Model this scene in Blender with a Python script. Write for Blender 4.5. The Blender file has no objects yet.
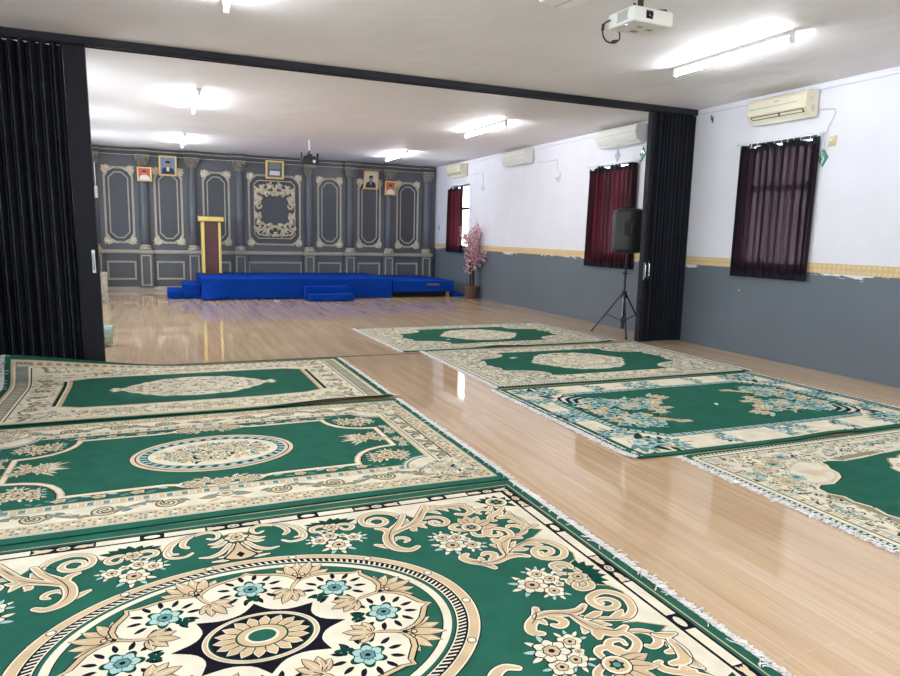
import bpy, bmesh, math, random
from mathutils import Vector, Matrix, Euler
PI = math.pi
sin, cos = math.sin, math.cos
C = bpy.context.scene.collection
SC = bpy.context.scene

# ------------------------------------------------------------------ room measures (metres)
XL, XR = -1.63, 7.30          # side walls
YF, YP, YB = -3.2, 8.11, 18.35  # wall behind the camera, folding partition, face of the panelling
H = 3.385                     # ceiling
DADO0, DADO1 = 1.166, 1.285   # frieze band

# ------------------------------------------------------------------ materials
def lin(c):
    return tuple((v / 12.92 if v <= 0.04045 else ((v + 0.055) / 1.055) ** 2.4) for v in c)
def rgb(r, g, b):
    return lin((r / 255, g / 255, b / 255)) + (1,)

def mat(name, col, rough=0.6, spec=0.4, metal=0.0, var=0.0, vscale=8.0, bump=0.0, bscale=60.0, stretch=None, sheen=0.0, bdist=0.004):
    m = bpy.data.materials.new(name); m.use_nodes = True
    nt = m.node_tree; b = nt.nodes['Principled BSDF']
    b.inputs['Base Color'].default_value = col
    b.inputs['Roughness'].default_value = rough
    b.inputs['Specular IOR Level'].default_value = spec
    b.inputs['Metallic'].default_value = metal
    if sheen:
        b.inputs['Sheen Weight'].default_value = sheen
    tc = nt.nodes.new('ShaderNodeTexCoord'); src = tc.outputs['Object']
    if stretch:
        mp = nt.nodes.new('ShaderNodeMapping'); mp.inputs['Scale'].default_value = stretch
        nt.links.new(src, mp.inputs['Vector']); src = mp.outputs['Vector']
    if var:
        n = nt.nodes.new('ShaderNodeTexNoise'); n.inputs['Scale'].default_value = vscale; n.inputs['Detail'].default_value = 4
        nt.links.new(src, n.inputs['Vector'])
        r = nt.nodes.new('ShaderNodeMapRange'); r.inputs['From Min'].default_value = 0.3; r.inputs['From Max'].default_value = 0.7
        r.inputs['To Min'].default_value = 1 - var; r.inputs['To Max'].default_value = 1 + var
        nt.links.new(n.outputs['Fac'], r.inputs['Value'])
        mx = nt.nodes.new('ShaderNodeMix'); mx.data_type = 'RGBA'; mx.blend_type = 'MULTIPLY'; mx.inputs['Factor'].default_value = 1
        mx.inputs['A'].default_value = col
        nt.links.new(r.outputs['Result'], mx.inputs['B'])
        nt.links.new(mx.outputs['Result'], b.inputs['Base Color'])
    if bump:
        n2 = nt.nodes.new('ShaderNodeTexNoise'); n2.inputs['Scale'].default_value = bscale; n2.inputs['Detail'].default_value = 3
        nt.links.new(src, n2.inputs['Vector'])
        bp = nt.nodes.new('ShaderNodeBump'); bp.inputs['Strength'].default_value = bump; bp.inputs['Distance'].default_value = bdist
        nt.links.new(n2.outputs['Fac'], bp.inputs['Height']); nt.links.new(bp.outputs['Normal'], b.inputs['Normal'])
    return m

def emit(name, col, strength):
    m = bpy.data.materials.new(name); m.use_nodes = True
    nt = m.node_tree; b = nt.nodes['Principled BSDF']
    b.inputs['Base Color'].default_value = (.9, .9, .9, 1)
    b.inputs['Emission Color'].default_value = col
    b.inputs['Emission Strength'].default_value = strength
    return m

# ------------------------------------------------------------------ object helpers
def link(name, me, mats, parent=None, loc=(0, 0, 0), rot=(0, 0, 0), smooth=None):
    o = bpy.data.objects.new(name, me); C.objects.link(o)
    for m in (mats if isinstance(mats, (list, tuple)) else [mats]):
        me.materials.append(m)
    o.location = loc; o.rotation_euler = rot
    if parent: o.parent = parent
    if smooth is not None:
        me.polygons.foreach_set('use_smooth', [True] * len(me.polygons))
        if smooth < 179:
            me.set_sharp_from_angle(angle=math.radians(smooth))
    return o

def obj(name, bm, mats, parent=None, loc=(0, 0, 0), rot=(0, 0, 0), smooth=None, bevel=0, seg=2):
    bmesh.ops.recalc_face_normals(bm, faces=bm.faces[:])
    me = bpy.data.meshes.new(name); bm.to_mesh(me); bm.free()
    o = link(name, me, mats, parent, loc, rot, smooth)
    if bevel:
        md = o.modifiers.new('edge', 'BEVEL'); md.width = bevel; md.segments = seg; md.limit_method = 'ANGLE'; md.angle_limit = math.radians(35)
        md.harden_normals = False
    return o

def tag(o, label=None, cat=None, group=None, kind=None):
    if label: o['label'] = label
    if cat: o['category'] = cat
    if group: o['group'] = group
    if kind: o['kind'] = kind
    return o

def thing(name, label, cat, loc=(0, 0, 0), rot=(0, 0, 0), group=None):
    o = bpy.data.objects.new(name, None); C.objects.link(o); o.empty_display_size = .1
    o.location = loc; o.rotation_euler = rot
    return tag(o, label, cat, group)

def copy_tree(o, parent=None):
    c = o.copy(); C.objects.link(c); c.parent = parent
    for ch in list(o.children): copy_tree(ch, c)
    return c

def BM(): return bmesh.new()

def box(bm, x0, x1, y0, y1, z0, z1, mi=0, mtx=None):
    vs = [bm.verts.new((x, y, z)) for z in (z0, z1) for y in (y0, y1) for x in (x0, x1)]
    fs = []
    for f in ((0, 2, 3, 1), (4, 5, 7, 6), (0, 1, 5, 4), (2, 6, 7, 3), (0, 4, 6, 2), (1, 3, 7, 5)):
        fc = bm.faces.new([vs[i] for i in f]); fc.material_index = mi; fs.append(fc)
    if mtx is not None:
        bmesh.ops.transform(bm, matrix=mtx, verts=vs)
    return vs

def frame_of(d):
    d = d.normalized(); a = Vector((0, 0, 1)) if abs(d.z) < .9 else Vector((1, 0, 0))
    u = d.cross(a).normalized(); return u, d.cross(u).normalized()

def tube(bm, pts, r, n=8, mi=0, cap=True, flat=1.0, flatdir=None):
    pts = [Vector(p) for p in pts]
    rr = r if isinstance(r, (list, tuple)) else [r] * len(pts)
    rings = []; pu = None
    for i, p in enumerate(pts):
        d = (pts[min(i + 1, len(pts) - 1)] - pts[max(i - 1, 0)])
        if d.length < 1e-9: d = Vector((0, 0, 1))
        if pu is None:
            u, v = frame_of(d)
        else:
            dn = d.normalized(); u = pu - dn * pu.dot(dn)
            if u.length < 1e-6: u, _ = frame_of(d)
            u.normalize(); v = dn.cross(u).normalized()
        pu = u
        ring = []
        for k in range(n):
            q = u * cos(2 * PI * k / n) * rr[i] + v * sin(2 * PI * k / n) * rr[i]
            if flatdir is not None:
                fd = Vector(flatdir); q = q - fd * q.dot(fd) * (1 - flat)
            ring.append(bm.verts.new(p + q))
        rings.append(ring)
    for a, b in zip(rings, rings[1:]):
        for k in range(n):
            f = bm.faces.new((a[k], a[(k + 1) % n], b[(k + 1) % n], b[k])); f.material_index = mi
    if cap:
        f = bm.faces.new(rings[0][::-1]); f.material_index = mi
        f = bm.faces.new(rings[-1]); f.material_index = mi
    return rings

def lathe(bm, prof, n=24, mi=0, center=(0, 0), a0=0, a1=2 * PI):
    full = abs(a1 - a0 - 2 * PI) < 1e-6
    m = n if full else n + 1
    rings = []
    for r, z in prof:
        rings.append([bm.verts.new((center[0] + r * cos(a0 + (a1 - a0) * k / n), center[1] + r * sin(a0 + (a1 - a0) * k / n), z)) for k in range(m)])
    for a, b in zip(rings, rings[1:]):
        for k in range(n):
            j = (k + 1) % m
            f = bm.faces.new((a[k], a[j], b[j], b[k])); f.material_index = mi
    if full:
        for r, s in ((rings[0], -1), (rings[-1], 1)):
            if len(set(round(v.co.x, 6) for v in r)) > 1:
                f = bm.faces.new(r[::s]); f.material_index = mi

def ellipsoid(bm, c, rx, ry, rz, mi=0, u=10, v=7, mtx=None):
    r = bmesh.ops.create_uvsphere(bm, u_segments=u, v_segments=v, radius=1)
    vs = r['verts']
    M = Matrix.Diagonal((rx, ry, rz, 1))
    if mtx is not None: M = mtx @ M
    bmesh.ops.transform(bm, matrix=Matrix.Translation(c) @ M, verts=vs)
    for f in set(f for q in vs for f in q.link_faces): f.material_index = mi
    return vs

def prism(bm, poly, axis, a, b, mi=0):
    """polygon in the plane normal to axis, extruded from a to b"""
    def P(p, t):
        return {'x': (t, p[0], p[1]), 'y': (p[0], t, p[1]), 'z': (p[0], p[1], t)}[axis]
    A = [bm.verts.new(P(p, a)) for p in poly]; B = [bm.verts.new(P(p, b)) for p in poly]
    n = len(poly)
    for f in [A[::-1], B] + [[A[i], A[(i + 1) % n], B[(i + 1) % n], B[i]] for i in range(n)]:
        fc = bm.faces.new(f); fc.material_index = mi

def catmull(pts, n=5):
    if len(pts) < 3: return [tuple(p) for p in pts]
    P = [tuple(2 * a - b for a, b in zip(pts[0], pts[1]))] + [tuple(p) for p in pts] + [tuple(2 * a - b for a, b in zip(pts[-1], pts[-2]))]
    out = []
    for i in range(1, len(P) - 2):
        for k in range(n):
            t = k / n
            out.append(tuple(0.5 * ((2 * b) + (-a + c) * t + (2 * a - 5 * b + 4 * c - d) * t * t + (-a + 3 * b - 3 * c + d) * t ** 3)
                             for a, b, c, d in zip(P[i - 1], P[i], P[i + 1], P[i + 2])))
    out.append(tuple(pts[-1])); return out

# ------------------------------------------------------------------ shared materials
M = {}
M['white_wall'] = mat('wall paint white', (.825, .825, .91, 1), .75, .25, var=.025, vscale=2.2, bump=.12, bscale=9, bdist=.01)
M['plain_white'] = mat('white plastic', (.80, .79, .76, 1), .35, .5)
M['old_white'] = mat('aged cream plastic', (.78, .72, .56, 1), .38, .45, var=.03, vscale=5)
M['ac_white'] = mat('air conditioner white', (.80, .79, .76, 1), .35, .45, var=.03, vscale=5)
M['dark_slot'] = mat('dark gap', (.02, .02, .022, 1), .7, .2)
M['grey_plastic'] = mat('grey plastic', (.35, .35, .37, 1), .4, .5)
M['black_plastic'] = mat('black plastic', (.018, .018, .020, 1), .45, .5, bump=.25, bscale=400, bdist=.001)
M['black_metal'] = mat('black painted metal', (.022, .022, .025, 1), .35, .5)
M['steel'] = mat('bright steel', (.62, .62, .63, 1), .25, .5, metal=1)
M['partition'] = mat('black vinyl partition', (.0125, .014, .022, 1), .55, .35, var=.25, vscale=3, bump=.15, bscale=40)
M['partition_post'] = mat('charcoal partition post', (.011, .0115, .017, 1), .6, .25)
M['gold'] = mat('gold frame', (.72, .50, .20, 1), .38, .5, metal=.45, bump=.2, bscale=90)
M['gold_paint'] = mat('gold paint', (.80, .60, .17, 1), .4, .5, var=.06)
M['glass'] = None
# ------------------------------------------------------------------ floor: glossy wood-look tiles, strips run along the room
def floor_material():
    m = bpy.data.materials.new('wood look floor tiles'); m.use_nodes = True
    nt = m.node_tree; N = nt.nodes; L = nt.links; b = N['Principled BSDF']
    tc = N.new('ShaderNodeTexCoord')
    mp = N.new('ShaderNodeMapping'); mp.inputs['Rotation'].default_value = (0, 0, PI / 2)
    L.new(tc.outputs['Object'], mp.inputs['Vector'])
    br = N.new('ShaderNodeTexBrick')
    br.inputs['Scale'].default_value = 1; br.inputs['Brick Width'].default_value = 1.2; br.inputs['Row Height'].default_value = .6
    br.inputs['Mortar Size'].default_value = .0022; br.inputs['Mortar Smooth'].default_value = .2; br.offset = .0
    br.inputs['Color1'].default_value = (.44, .44, .44, 1); br.inputs['Color2'].default_value = (.56, .56, .56, 1); br.inputs['Mortar'].default_value = (.35, .35, .35, 1)
    L.new(mp.outputs['Vector'], br.inputs['Vector'])
    st = N.new('ShaderNodeTexBrick')
    st.inputs['Scale'].default_value = 1; st.inputs['Brick Width'].default_value = 1.2; st.inputs['Row Height'].default_value = .06
    st.inputs['Mortar Size'].default_value = .0022; st.offset = .37
    st.inputs['Color1'].default_value = (.42, .42, .42, 1); st.inputs['Color2'].default_value = (.58, .58, .58, 1); st.inputs['Mortar'].default_value = (.78, .78, .78, 1)
    L.new(mp.outputs['Vector'], st.inputs['Vector'])
    mp2 = N.new('ShaderNodeMapping'); mp2.inputs['Scale'].default_value = (30, 1.3, 1)
    L.new(tc.outputs['Object'], mp2.inputs['Vector'])
    n1 = N.new('ShaderNodeTexNoise'); n1.inputs['Scale'].default_value = 1; n1.inputs['Detail'].default_value = 5; n1.inputs['Roughness'].default_value = .6
    L.new(mp2.outputs['Vector'], n1.inputs['Vector'])
    mp3 = N.new('ShaderNodeMapping'); mp3.inputs['Scale'].default_value = (9, .5, 1)
    L.new(tc.outputs['Object'], mp3.inputs['Vector'])
    n2 = N.new('ShaderNodeTexNoise'); n2.inputs['Scale'].default_value = 1; n2.inputs['Detail'].default_value = 2
    L.new(mp3.outputs['Vector'], n2.inputs['Vector'])
    def math_(op, a, c):
        q = N.new('ShaderNodeMath'); q.operation = op
        for i, v in enumerate((a, c)):
            if isinstance(v, (int, float)): q.inputs[i].default_value = v
            else: L.new(v, q.inputs[i])
        return q.outputs[0]
    s = math_('ADD', math_('MULTIPLY', n1.outputs['Fac'], .36), math_('MULTIPLY', n2.outputs['Fac'], .40))
    s = math_('ADD', s, math_('MULTIPLY', st.outputs['Color'], .42))
    s = math_('ADD', s, math_('MULTIPLY', br.outputs['Color'], .25))
    rp = N.new('ShaderNodeValToRGB'); e = rp.color_ramp.elements
    e[0].position = .44; e[0].color = (.45, .285, .158, 1)
    e[1].position = 1.05; e[1].color = (.85, .665, .47, 1)
    q = rp.color_ramp.elements.new(.75); q.color = (.68, .475, .30, 1)
    L.new(s, rp.inputs['Fac']); L.new(rp.outputs['Color'], b.inputs['Base Color'])
    b.inputs['Roughness'].default_value = .045
    b.inputs['Specular IOR Level'].default_value = .52
    b.inputs['Coat Weight'].default_value = .0; b.inputs['Coat Roughness'].default_value = .03
    n3 = N.new('ShaderNodeTexNoise'); n3.inputs['Scale'].default_value = 2.2; n3.inputs['Detail'].default_value = 2
    L.new(tc.outputs['Object'], n3.inputs['Vector'])
    hgt = math_('ADD', math_('MULTIPLY', n3.outputs['Fac'], 1.0), math_('MULTIPLY', n3.outputs['Fac'], 0.0))
    bp = N.new('ShaderNodeBump'); bp.inputs['Strength'].default_value = .035; bp.inputs['Distance'].default_value = .02
    L.new(hgt, bp.inputs['Height']); L.new(bp.outputs['Normal'], b.inputs['Normal']); None
    return m

bm = BM(); box(bm, XL - .15, XR + .15, YF - .15, YB + .3, -.1, 0)
tag(obj('floor', bm, floor_material()), 'glossy wood-look tiled floor of the hall', 'floor', kind='structure')
bm = BM(); box(bm, XL - .15, XR + .15, YF - .15, YB + .3, H, H + .1)
M['ceiling'] = mat('ceiling board paint', (.865, .83, .85, 1), .6, .3, var=.03, vscale=1.3, bump=.5, bscale=1.6, bdist=.05)
tag(obj('ceiling', bm, M['ceiling']), 'off-white painted board ceiling with faint dents', 'ceiling', kind='structure')

# right wall: white above, grey dado below with chipped paint, three window openings
def dado_material():
    m = mat('grey dado paint', (.143, .170, .203, 1), .55, .35, var=.05, vscale=1.5, bump=.1, bscale=14)
    nt = m.node_tree; N = nt.nodes; L = nt.links; b = N['Principled BSDF']
    old = b.inputs['Base Color'].links[0].from_socket
    tc = N.new('ShaderNodeTexCoord'); sp = N.new('ShaderNodeSeparateXYZ'); L.new(tc.outputs['Object'], sp.inputs[0])
    def mt(op, a, c, d=None):
        q = N.new('ShaderNodeMath'); q.operation = op
        for i, v in enumerate((a, c)):
            if isinstance(v, (int, float)): q.inputs[i].default_value = v
            else: L.new(v, q.inputs[i])
        return q.outputs[0]
    mp = N.new('ShaderNodeMapping'); mp.inputs['Scale'].default_value = (1, 4.5, 16); L.new(tc.outputs['Object'], mp.inputs['Vector'])
    n = N.new('ShaderNodeTexNoise'); n.inputs['Scale'].default_value = 1.6; n.inputs['Detail'].default_value = 4; n.inputs['Roughness'].default_value = .62
    L.new(mp.outputs['Vector'], n.inputs['Vector'])
    mp2 = N.new('ShaderNodeMapping'); mp2.inputs['Scale'].default_value = (0, 1, 0); mp2.inputs['Location'].default_value = (0, .35, 0); L.new(tc.outputs['Object'], mp2.inputs['Vector'])
    g = N.new('ShaderNodeTexNoise'); g.inputs['Scale'].default_value = 1.1; g.inputs['Detail'].default_value = 1; L.new(mp2.outputs['Vector'], g.inputs['Vector'])
    depth = mt('MULTIPLY', mt('SUBTRACT', DADO0, sp.outputs['Z']), 3.6)      # 0 at the band, 1 at 28 cm lower
    val = mt('SUBTRACT', mt('ADD', n.outputs['Fac'], mt('MULTIPLY', g.outputs['Fac'], 1.1)), mt('ADD', mt('MULTIPLY', depth, 1.0), 1.075))
    f = mt('GREATER_THAN', val, 0)
    v = N.new('ShaderNodeTexVoronoi'); v.inputs['Scale'].default_value = 2.1; L.new(tc.outputs['Object'], v.inputs['Vector'])
    dots = mt('LESS_THAN', v.outputs['Distance'], .022)
    fac = mt('MAXIMUM', f, dots)
    mx = N.new('ShaderNodeMix'); mx.data_type = 'RGBA'
    L.new(fac, mx.inputs['Factor']); L.new(old, mx.inputs['A']); mx.inputs['B'].default_value = (.8, .8, .82, 1)
    L.new(mx.outputs['Result'], b.inputs['Base Color'])
    return m
M['dado'] = dado_material()
WIN = [(6.10, 7.17), (9.56, 10.62), (16.08, 17.30)]
WZ0, WZ1 = 1.20, 2.815
FWIN = [(-.6, .6), (2.2, 3.4), (5.0, 6.2)]          # unseen windows added for daylight: near end wall, behind the camera
LWIN = [(-1.4, -.2), (2.6, 3.8), (9.6, 10.8), (12.6, 13.8), (15.6, 16.8)]   # more added daylight windows: left wall (the far three behind the stacked partition)
def wall_with_windows(bm, x0, x1, wins, z0, z1):
    ys = [YF - .15]
    for a, c in wins: ys += [a, c]
    ys += [YB + .3]
    for i in range(len(ys) - 1):
        a, c = ys[i], ys[i + 1]
        iswin = i % 2 == 1
        for p, q, mi in ((0, DADO0, 1), (DADO0, WZ0, 0), (WZ0, WZ1, 0), (WZ1, H, 0)):
            if iswin and p == WZ0: continue
            box(bm, x0, x1, a, c, p, q, mi)
bm = BM(); wall_with_windows(bm, XR, XR + .15, WIN, WZ0, WZ1)
tag(obj('wall_right', bm, [M['white_wall'], M['dado']]), 'long white wall with grey lower half and three curtained windows', 'wall', kind='structure')
bm = BM()
wall_with_windows(bm, XL - .15, XL, LWIN, WZ0, WZ1)
tag(obj('wall_left', bm, [M['white_wall'], M['dado']]), 'white side wall with grey lower half behind the left folding partition', 'wall', kind='structure')
bm = BM(); box(bm, XL, XR, YB + .1, YB + .3, 0, H)
tag(obj('wall_back', bm, M['white_wall']), 'end wall behind the dark panelling', 'wall', kind='structure')
bm = BM(); xs = [XL] + [v for w_ in FWIN for v in w_] + [XR]
for i in range(len(xs) - 1):
    for p, q, mi in ((0, DADO0, 1), (DADO0, WZ0, 0), (WZ0, WZ1, 0), (WZ1, H, 0)):
        if not (i % 2 == 1 and p == WZ0): box(bm, xs[i], xs[i + 1], YF - .15, YF, p, q, mi)
tag(obj('wall_front', bm, [M['white_wall'], M['dado']]), 'plain white wall at the near end of the hall', 'wall', kind='structure')

# printed wallpaper border above the dado
def border_material():
    m = bpy.data.materials.new('gold wallpaper border'); m.use_nodes = True
    nt = m.node_tree; N = nt.nodes; L = nt.links; b = N['Principled BSDF']
    tc = N.new('ShaderNodeTexCoord'); mp = N.new('ShaderNodeMapping'); mp.inputs['Scale'].default_value = (1, 16, 16)
    L.new(tc.outputs['Object'], mp.inputs['Vector'])
    v = N.new('ShaderNodeTexVoronoi'); v.feature = 'F1'; v.inputs['Randomness'].default_value = .15; v.inputs['Scale'].default_value = 1
    L.new(mp.outputs['Vector'], v.inputs['Vector'])
    r = N.new('ShaderNodeValToRGB'); e = r.color_ramp.elements
    e[0].position = .25; e[0].color = (.80, .63, .38, 1); e[1].position = .5; e[1].color = (.71, .52, .27, 1)
    L.new(v.outputs['Distance'], r.inputs['Fac']); L.new(r.outputs['Color'], b.inputs['Base Color'])
    b.inputs['Roughness'].default_value = .6; b.inputs['Specular IOR Level'].default_value = .25
    return m
bm = BM(); prev = YF
for a, c in WIN:
    box(bm, XR - .003, XR - .0004, prev, a, DADO0, DADO1); prev = c
box(bm, XR - .003, XR - .0004, prev, YB + .09, DADO0, DADO1)
for a, c in WIN: box(bm, XR - .003, XR - .0004, a, c, DADO0, WZ0)
tag(obj('trim_1', bm, border_material()), 'gold patterned wallpaper border between white and grey paint on the long wall', 'border', kind='structure')
bm = BM(); box(bm, XR - .022, XR, YF, YB + .09, H - .075, H)
tag(obj('trim_2', bm, M['white_wall'], bevel=.008), 'slim white cornice strip along the top of the long wall', 'cornice', kind='structure')

# windows
def glass_material():
    m = bpy.data.materials.new('window glass'); m.use_nodes = True
    nt = m.node_tree; N = nt.nodes; L = nt.links
    N.remove(N['Principled BSDF'])
    t = N.new('ShaderNodeBsdfTransparent'); t.inputs['Color'].default_value = (.93, .96, .95, 1)
    g = N.new('ShaderNodeBsdfGlossy'); g.inputs['Roughness'].default_value = .02
    fr = N.new('ShaderNodeFresnel'); fr.inputs['IOR'].default_value = 1.45
    mx = N.new('ShaderNodeMixShader'); geo = N.new('ShaderNodeNewGeometry'); fm = N.new('ShaderNodeMath'); fm.operation = 'MULTIPLY'; inv = N.new('ShaderNodeMath'); inv.operation = 'SUBTRACT'; inv.inputs[0].default_value = 1
    L.new(geo.outputs['Backfacing'], inv.inputs[1]); L.new(fr.outputs[0], fm.inputs[0]); L.new(inv.outputs[0], fm.inputs[1]); L.new(fm.outputs[0], mx.inputs[0]); L.new(t.outputs[0], mx.inputs[1]); L.new(g.outputs[0], mx.inputs[2])
    L.new(mx.outputs[0], N['Material Output'].inputs['Surface'])
    return m
M['glass'] = glass_material()
M['window_frame'] = mat('dark brown window frame', (.045, .035, .034, 1), .45, .4)
def window(name, label, loc_, rotz, w, hh):
    r = bpy.data.objects.new(name, None); C.objects.link(r); r.location = loc_; r.rotation_euler = (0, 0, rotz)
    tag(r, label, 'window', kind='structure')
    bm = BM()
    for s in (-1, 1): box(bm, -.03, .03, s * w - (.05 if s > 0 else 0), s * w + (0 if s > 0 else .05), 0, hh)
    box(bm, -.03, .03, -w + .05, w - .05, 0, .05); box(bm, -.03, .03, -w + .05, w - .05, hh - .05, hh)
    box(bm, -.03, .03, -w + .05, w - .05, 1.0 - .03, 1.0 + .04)
    obj('window_frame', bm, M['window_frame'], r, bevel=.004)
    bm = BM(); box(bm, -.004, .004, -w + .05, w - .05, .05, .97); box(bm, -.004, .004, -w + .05, w - .05, 1.04, hh - .05)
    obj('window_pane', bm, M['glass'], r)
for k, (a, c) in enumerate(WIN):
    window('window_%d' % (k + 1), ['window with dark transom behind the curtain beside the right folding partition',
            'window with dark transom behind the maroon curtain and loudspeaker',
            'bright far window beside the blossom tree, half uncovered'][k], (XR + .07, (a + c) / 2, WZ0), 0, (c - a) / 2, WZ1 - WZ0)
for k, (a, c) in enumerate(FWIN):
    window('window_%d' % (k + 4), 'unseen window added for daylight in the near end wall, ' + ('first', 'second', 'third')[k] + ' from the left', ((a + c) / 2, YF - .07, WZ0), PI / 2, (c - a) / 2, WZ1 - WZ0)
for k, (a, c) in enumerate(LWIN):
    window('window_%d' % (k + 7), 'unseen window added for daylight in the left wall, ' + ('nearest the end wall', 'next to the carpets', 'just behind the partition', 'between two others behind the partition', 'beside the stage')[k], (XL - .07, (a + c) / 2, WZ0), 0, (c - a) / 2, WZ1 - WZ0)
for k, (a, c) in enumerate(()):
    r = bpy.data.objects.new('window_%d' % (k + 1), None); C.objects.link(r); r.location = (XR + .07, (a + c) / 2, WZ0)
    tag(r, ['window with dark transom behind the curtain beside the right folding partition',
            'window with dark transom behind the maroon curtain and loudspeaker',
            'bright far window beside the blossom tree, half uncovered'][k], 'window', kind='structure')
    w = (c - a) / 2; hh = WZ1 - WZ0
    bm = BM()
    for s in (-1, 1): box(bm, -.03, .03, s * w - (.05 if s > 0 else 0), s * w + (0 if s > 0 else .05), 0, hh)
    box(bm, -.03, .03, -w + .05, w - .05, 0, .05); box(bm, -.03, .03, -w + .05, w - .05, hh - .05, hh)
    box(bm, -.03, .03, -w + .05, w - .05, 1.0 - .03, 1.0 + .04)
    obj('window_frame', bm, M['window_frame'], r, bevel=.004)
    bm = BM(); box(bm, -.004, .004, -w + .05, w - .05, .05, .97); box(bm, -.004, .004, -w + .05, w - .05, 1.04, hh - .05)
    obj('window_pane', bm, M['glass'], r)

# ------------------------------------------------------------------ folding partitions with their overhead and floor tracks
bm = BM()
box(bm, XL, XR - .023, YP - .005, YP + .125, H - .072, H)
for s in (.0, .095): box(bm, XL, XR - .023, YP + s, YP + s + .025, H - .082, H - .072)
tag(obj('partition_track', bm, M['partition'], bevel=.004), 'black overhead track of the folding partitions crossing the ceiling', 'track', kind='structure')
bm = BM()
box(bm, -.45, 6.3, YP + .04, YP + .075, -.002, .004)
tag(obj('floor_track', bm, mat('dark floor track', (.05, .045, .04, 1), .4, .5, metal=.5)), 'thin dark metal floor track between the two folding partitions', 'track')

def partition(x_wall, x_lead, label, handle):
    t = thing('folding_partition', label, 'partition', ((x_wall + x_lead) / 2, YP + .09, 0), group=None)
    ox = (x_wall + x_lead) / 2
    s = 1 if x_lead > x_wall else -1
    W = abs(x_lead - x_wall); post = .20 if s > 0 else .075
    z0, z1 = .018, H - .083
    n = 9 if s > 0 else 10
    rnd = random.Random(5 if s > 0 else 8)
    xs = [x_wall + s * (W - post) * i / (2 * n) for i in range(2 * n + 1)]
    bm = BM(); pts = []
    for i, x in enumerate(xs):
        amp = .075 * (.75 + .4 * rnd.random())
        pts.append((x - ox + s * rnd.uniform(-.010, .010) * (0 < i < 2 * n), (amp if i % 2 else -amp)))
    cv = []
    for i, p in enumerate(pts):            # soften each crease by a narrow flat
        if 0 < i < len(pts) - 1:
            for q in (pts[i - 1], pts[i + 1]):
                cv.append((p[0] + (q[0] - p[0]) * .14, p[1] + (q[1] - p[1]) * .05))
        else: cv.append(p)
    rows = [[bm.verts.new((x, y, z)) for x, y in cv] for z in (z0, (z0 + z1) / 2, z1)]
    back = [[bm.verts.new((x, y + .012, z)) for x, y in cv] for z in (z0, (z0 + z1) / 2, z1)]
    m = len(cv)
    for R_ in (rows, back):
        for a, c in zip(R_, R_[1:]):
            for i in range(m - 1): bm.faces.new((a[i], a[i + 1], c[i + 1], c[i]))
    for ia, R_ in ((0, 0), (2, 2)):
        for i in range(m - 1): bm.faces.new((rows[ia][i], rows[ia][i + 1], back[ia][i + 1], back[ia][i]))
    for i in (0, m - 1):
        for k in range(2): bm.faces.new((rows[k][i], rows[k + 1][i], back[k + 1][i], back[k][i]))
    obj('pleated_panels', bm, M['partition'], t, smooth=38)
    bm = BM()
    xa, xb = sorted((x_lead - s * post - ox, x_lead - ox))
    box(bm, xa, xb, -.05, .05, z0, z1)
    e = x_lead - ox
    lp = obj('lead_post', bm, M['partition_post'], t, bevel=.008)
    tag(lp, 'flat charcoal closing post')
    if handle == 'left':
        bm = BM(); hx = xb - .045
        box(bm, hx - .016, hx + .016, -.062, -.051, 1.02, 1.26)
        tube(bm, [(hx, -.062, 1.06), (hx, -.09, 1.07), (hx, -.09, 1.21), (hx, -.062, 1.22)], .008)
        h = obj('pull_handle', bm, M['steel'], t, smooth=40); tag(h, 'steel pull handle')
        bm = BM(); box(bm, xb + .001, xb + .03, -.04, .03, 1.80, 1.92); box(bm, xb + .012, xb + .022, -.045, -.037, 1.92, 2.16)
        h = obj('door_latch', bm, M['plain_white'], t, bevel=.006); tag(h, 'white latch on the closing edge')
    else:
        for k, hx in enumerate((xa + .02, xa + .085)):
            bm = BM(); zz = 1.06 + .02 * k
            box(bm, hx - .012, hx + .012, -.062, -.051, zz - .13, zz + .13)
            tube(bm, [(hx, -.06, zz - .1), (hx, -.085, zz - .09), (hx, -.085, zz + .09), (hx, -.06, zz + .1)], .007)
            h = obj('pull_handle', bm, M['steel'], t, smooth=40); tag(h, 'steel pull handle')
        bm = BM()
        for zz in (.62, 1.98): box(bm, xa - .045, xa + .03, -.075, -.051, zz - .03, zz + .03)
        obj('latch_bracket', bm, M['partition_post'], t, bevel=.006)
    if handle == 'left': t.rotation_euler = (0, math.radians(-.8), 0)
    return t
partition(XL + .06, -.55, 'black folding partition stacked at the left side, behind the far left carpet', 'left')
partition(XR - .026, 6.505, 'black folding partition stacked at the right wall, beside the loudspeaker', 'right')
# ------------------------------------------------------------------ ceiling tube lamps
M['tube'] = emit('lit fluorescent tube', (.93, .97, 1.0, 1), 21.0)
M['lamp_body'] = mat('lamp batten white', (.75, .75, .75, 1), .5, .4)
def tube_lamp(x, y0, y1, label):
    t = thing('tube_lamp', label, 'lamp', (x, (y0 + y1) / 2, H))
    h = (y1 - y0) / 2
    bm = BM(); box(bm, -.030, .030, -h, h, -.040, 0)
    obj('batten', bm, M['lamp_body'], t, bevel=.004)
    bm = BM(); tube(bm, [(0, -h + .03, -.082), (0, h - .03, -.082)], .015, 8)
    obj('fluorescent_tube', bm, M['tube'], t, smooth=60)
    for s in (-1, 1):
        bm = BM(); box(bm, -.02, .02, s * h - .02 * (s > 0) - .01, s * h + .02 * (s < 0) + .01, -.105, -.035)
        obj('lamp_holder', bm, M['lamp_body'], t, bevel=.005)
    return t
tube_lamp(5.30, 4.78, 6.32, 'lit tube lamp on the ceiling before the nearest air conditioner')
tube_lamp(5.30, 10.3, 11.9, 'lit tube lamp beyond the partition track, before the right folding partition')
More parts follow.
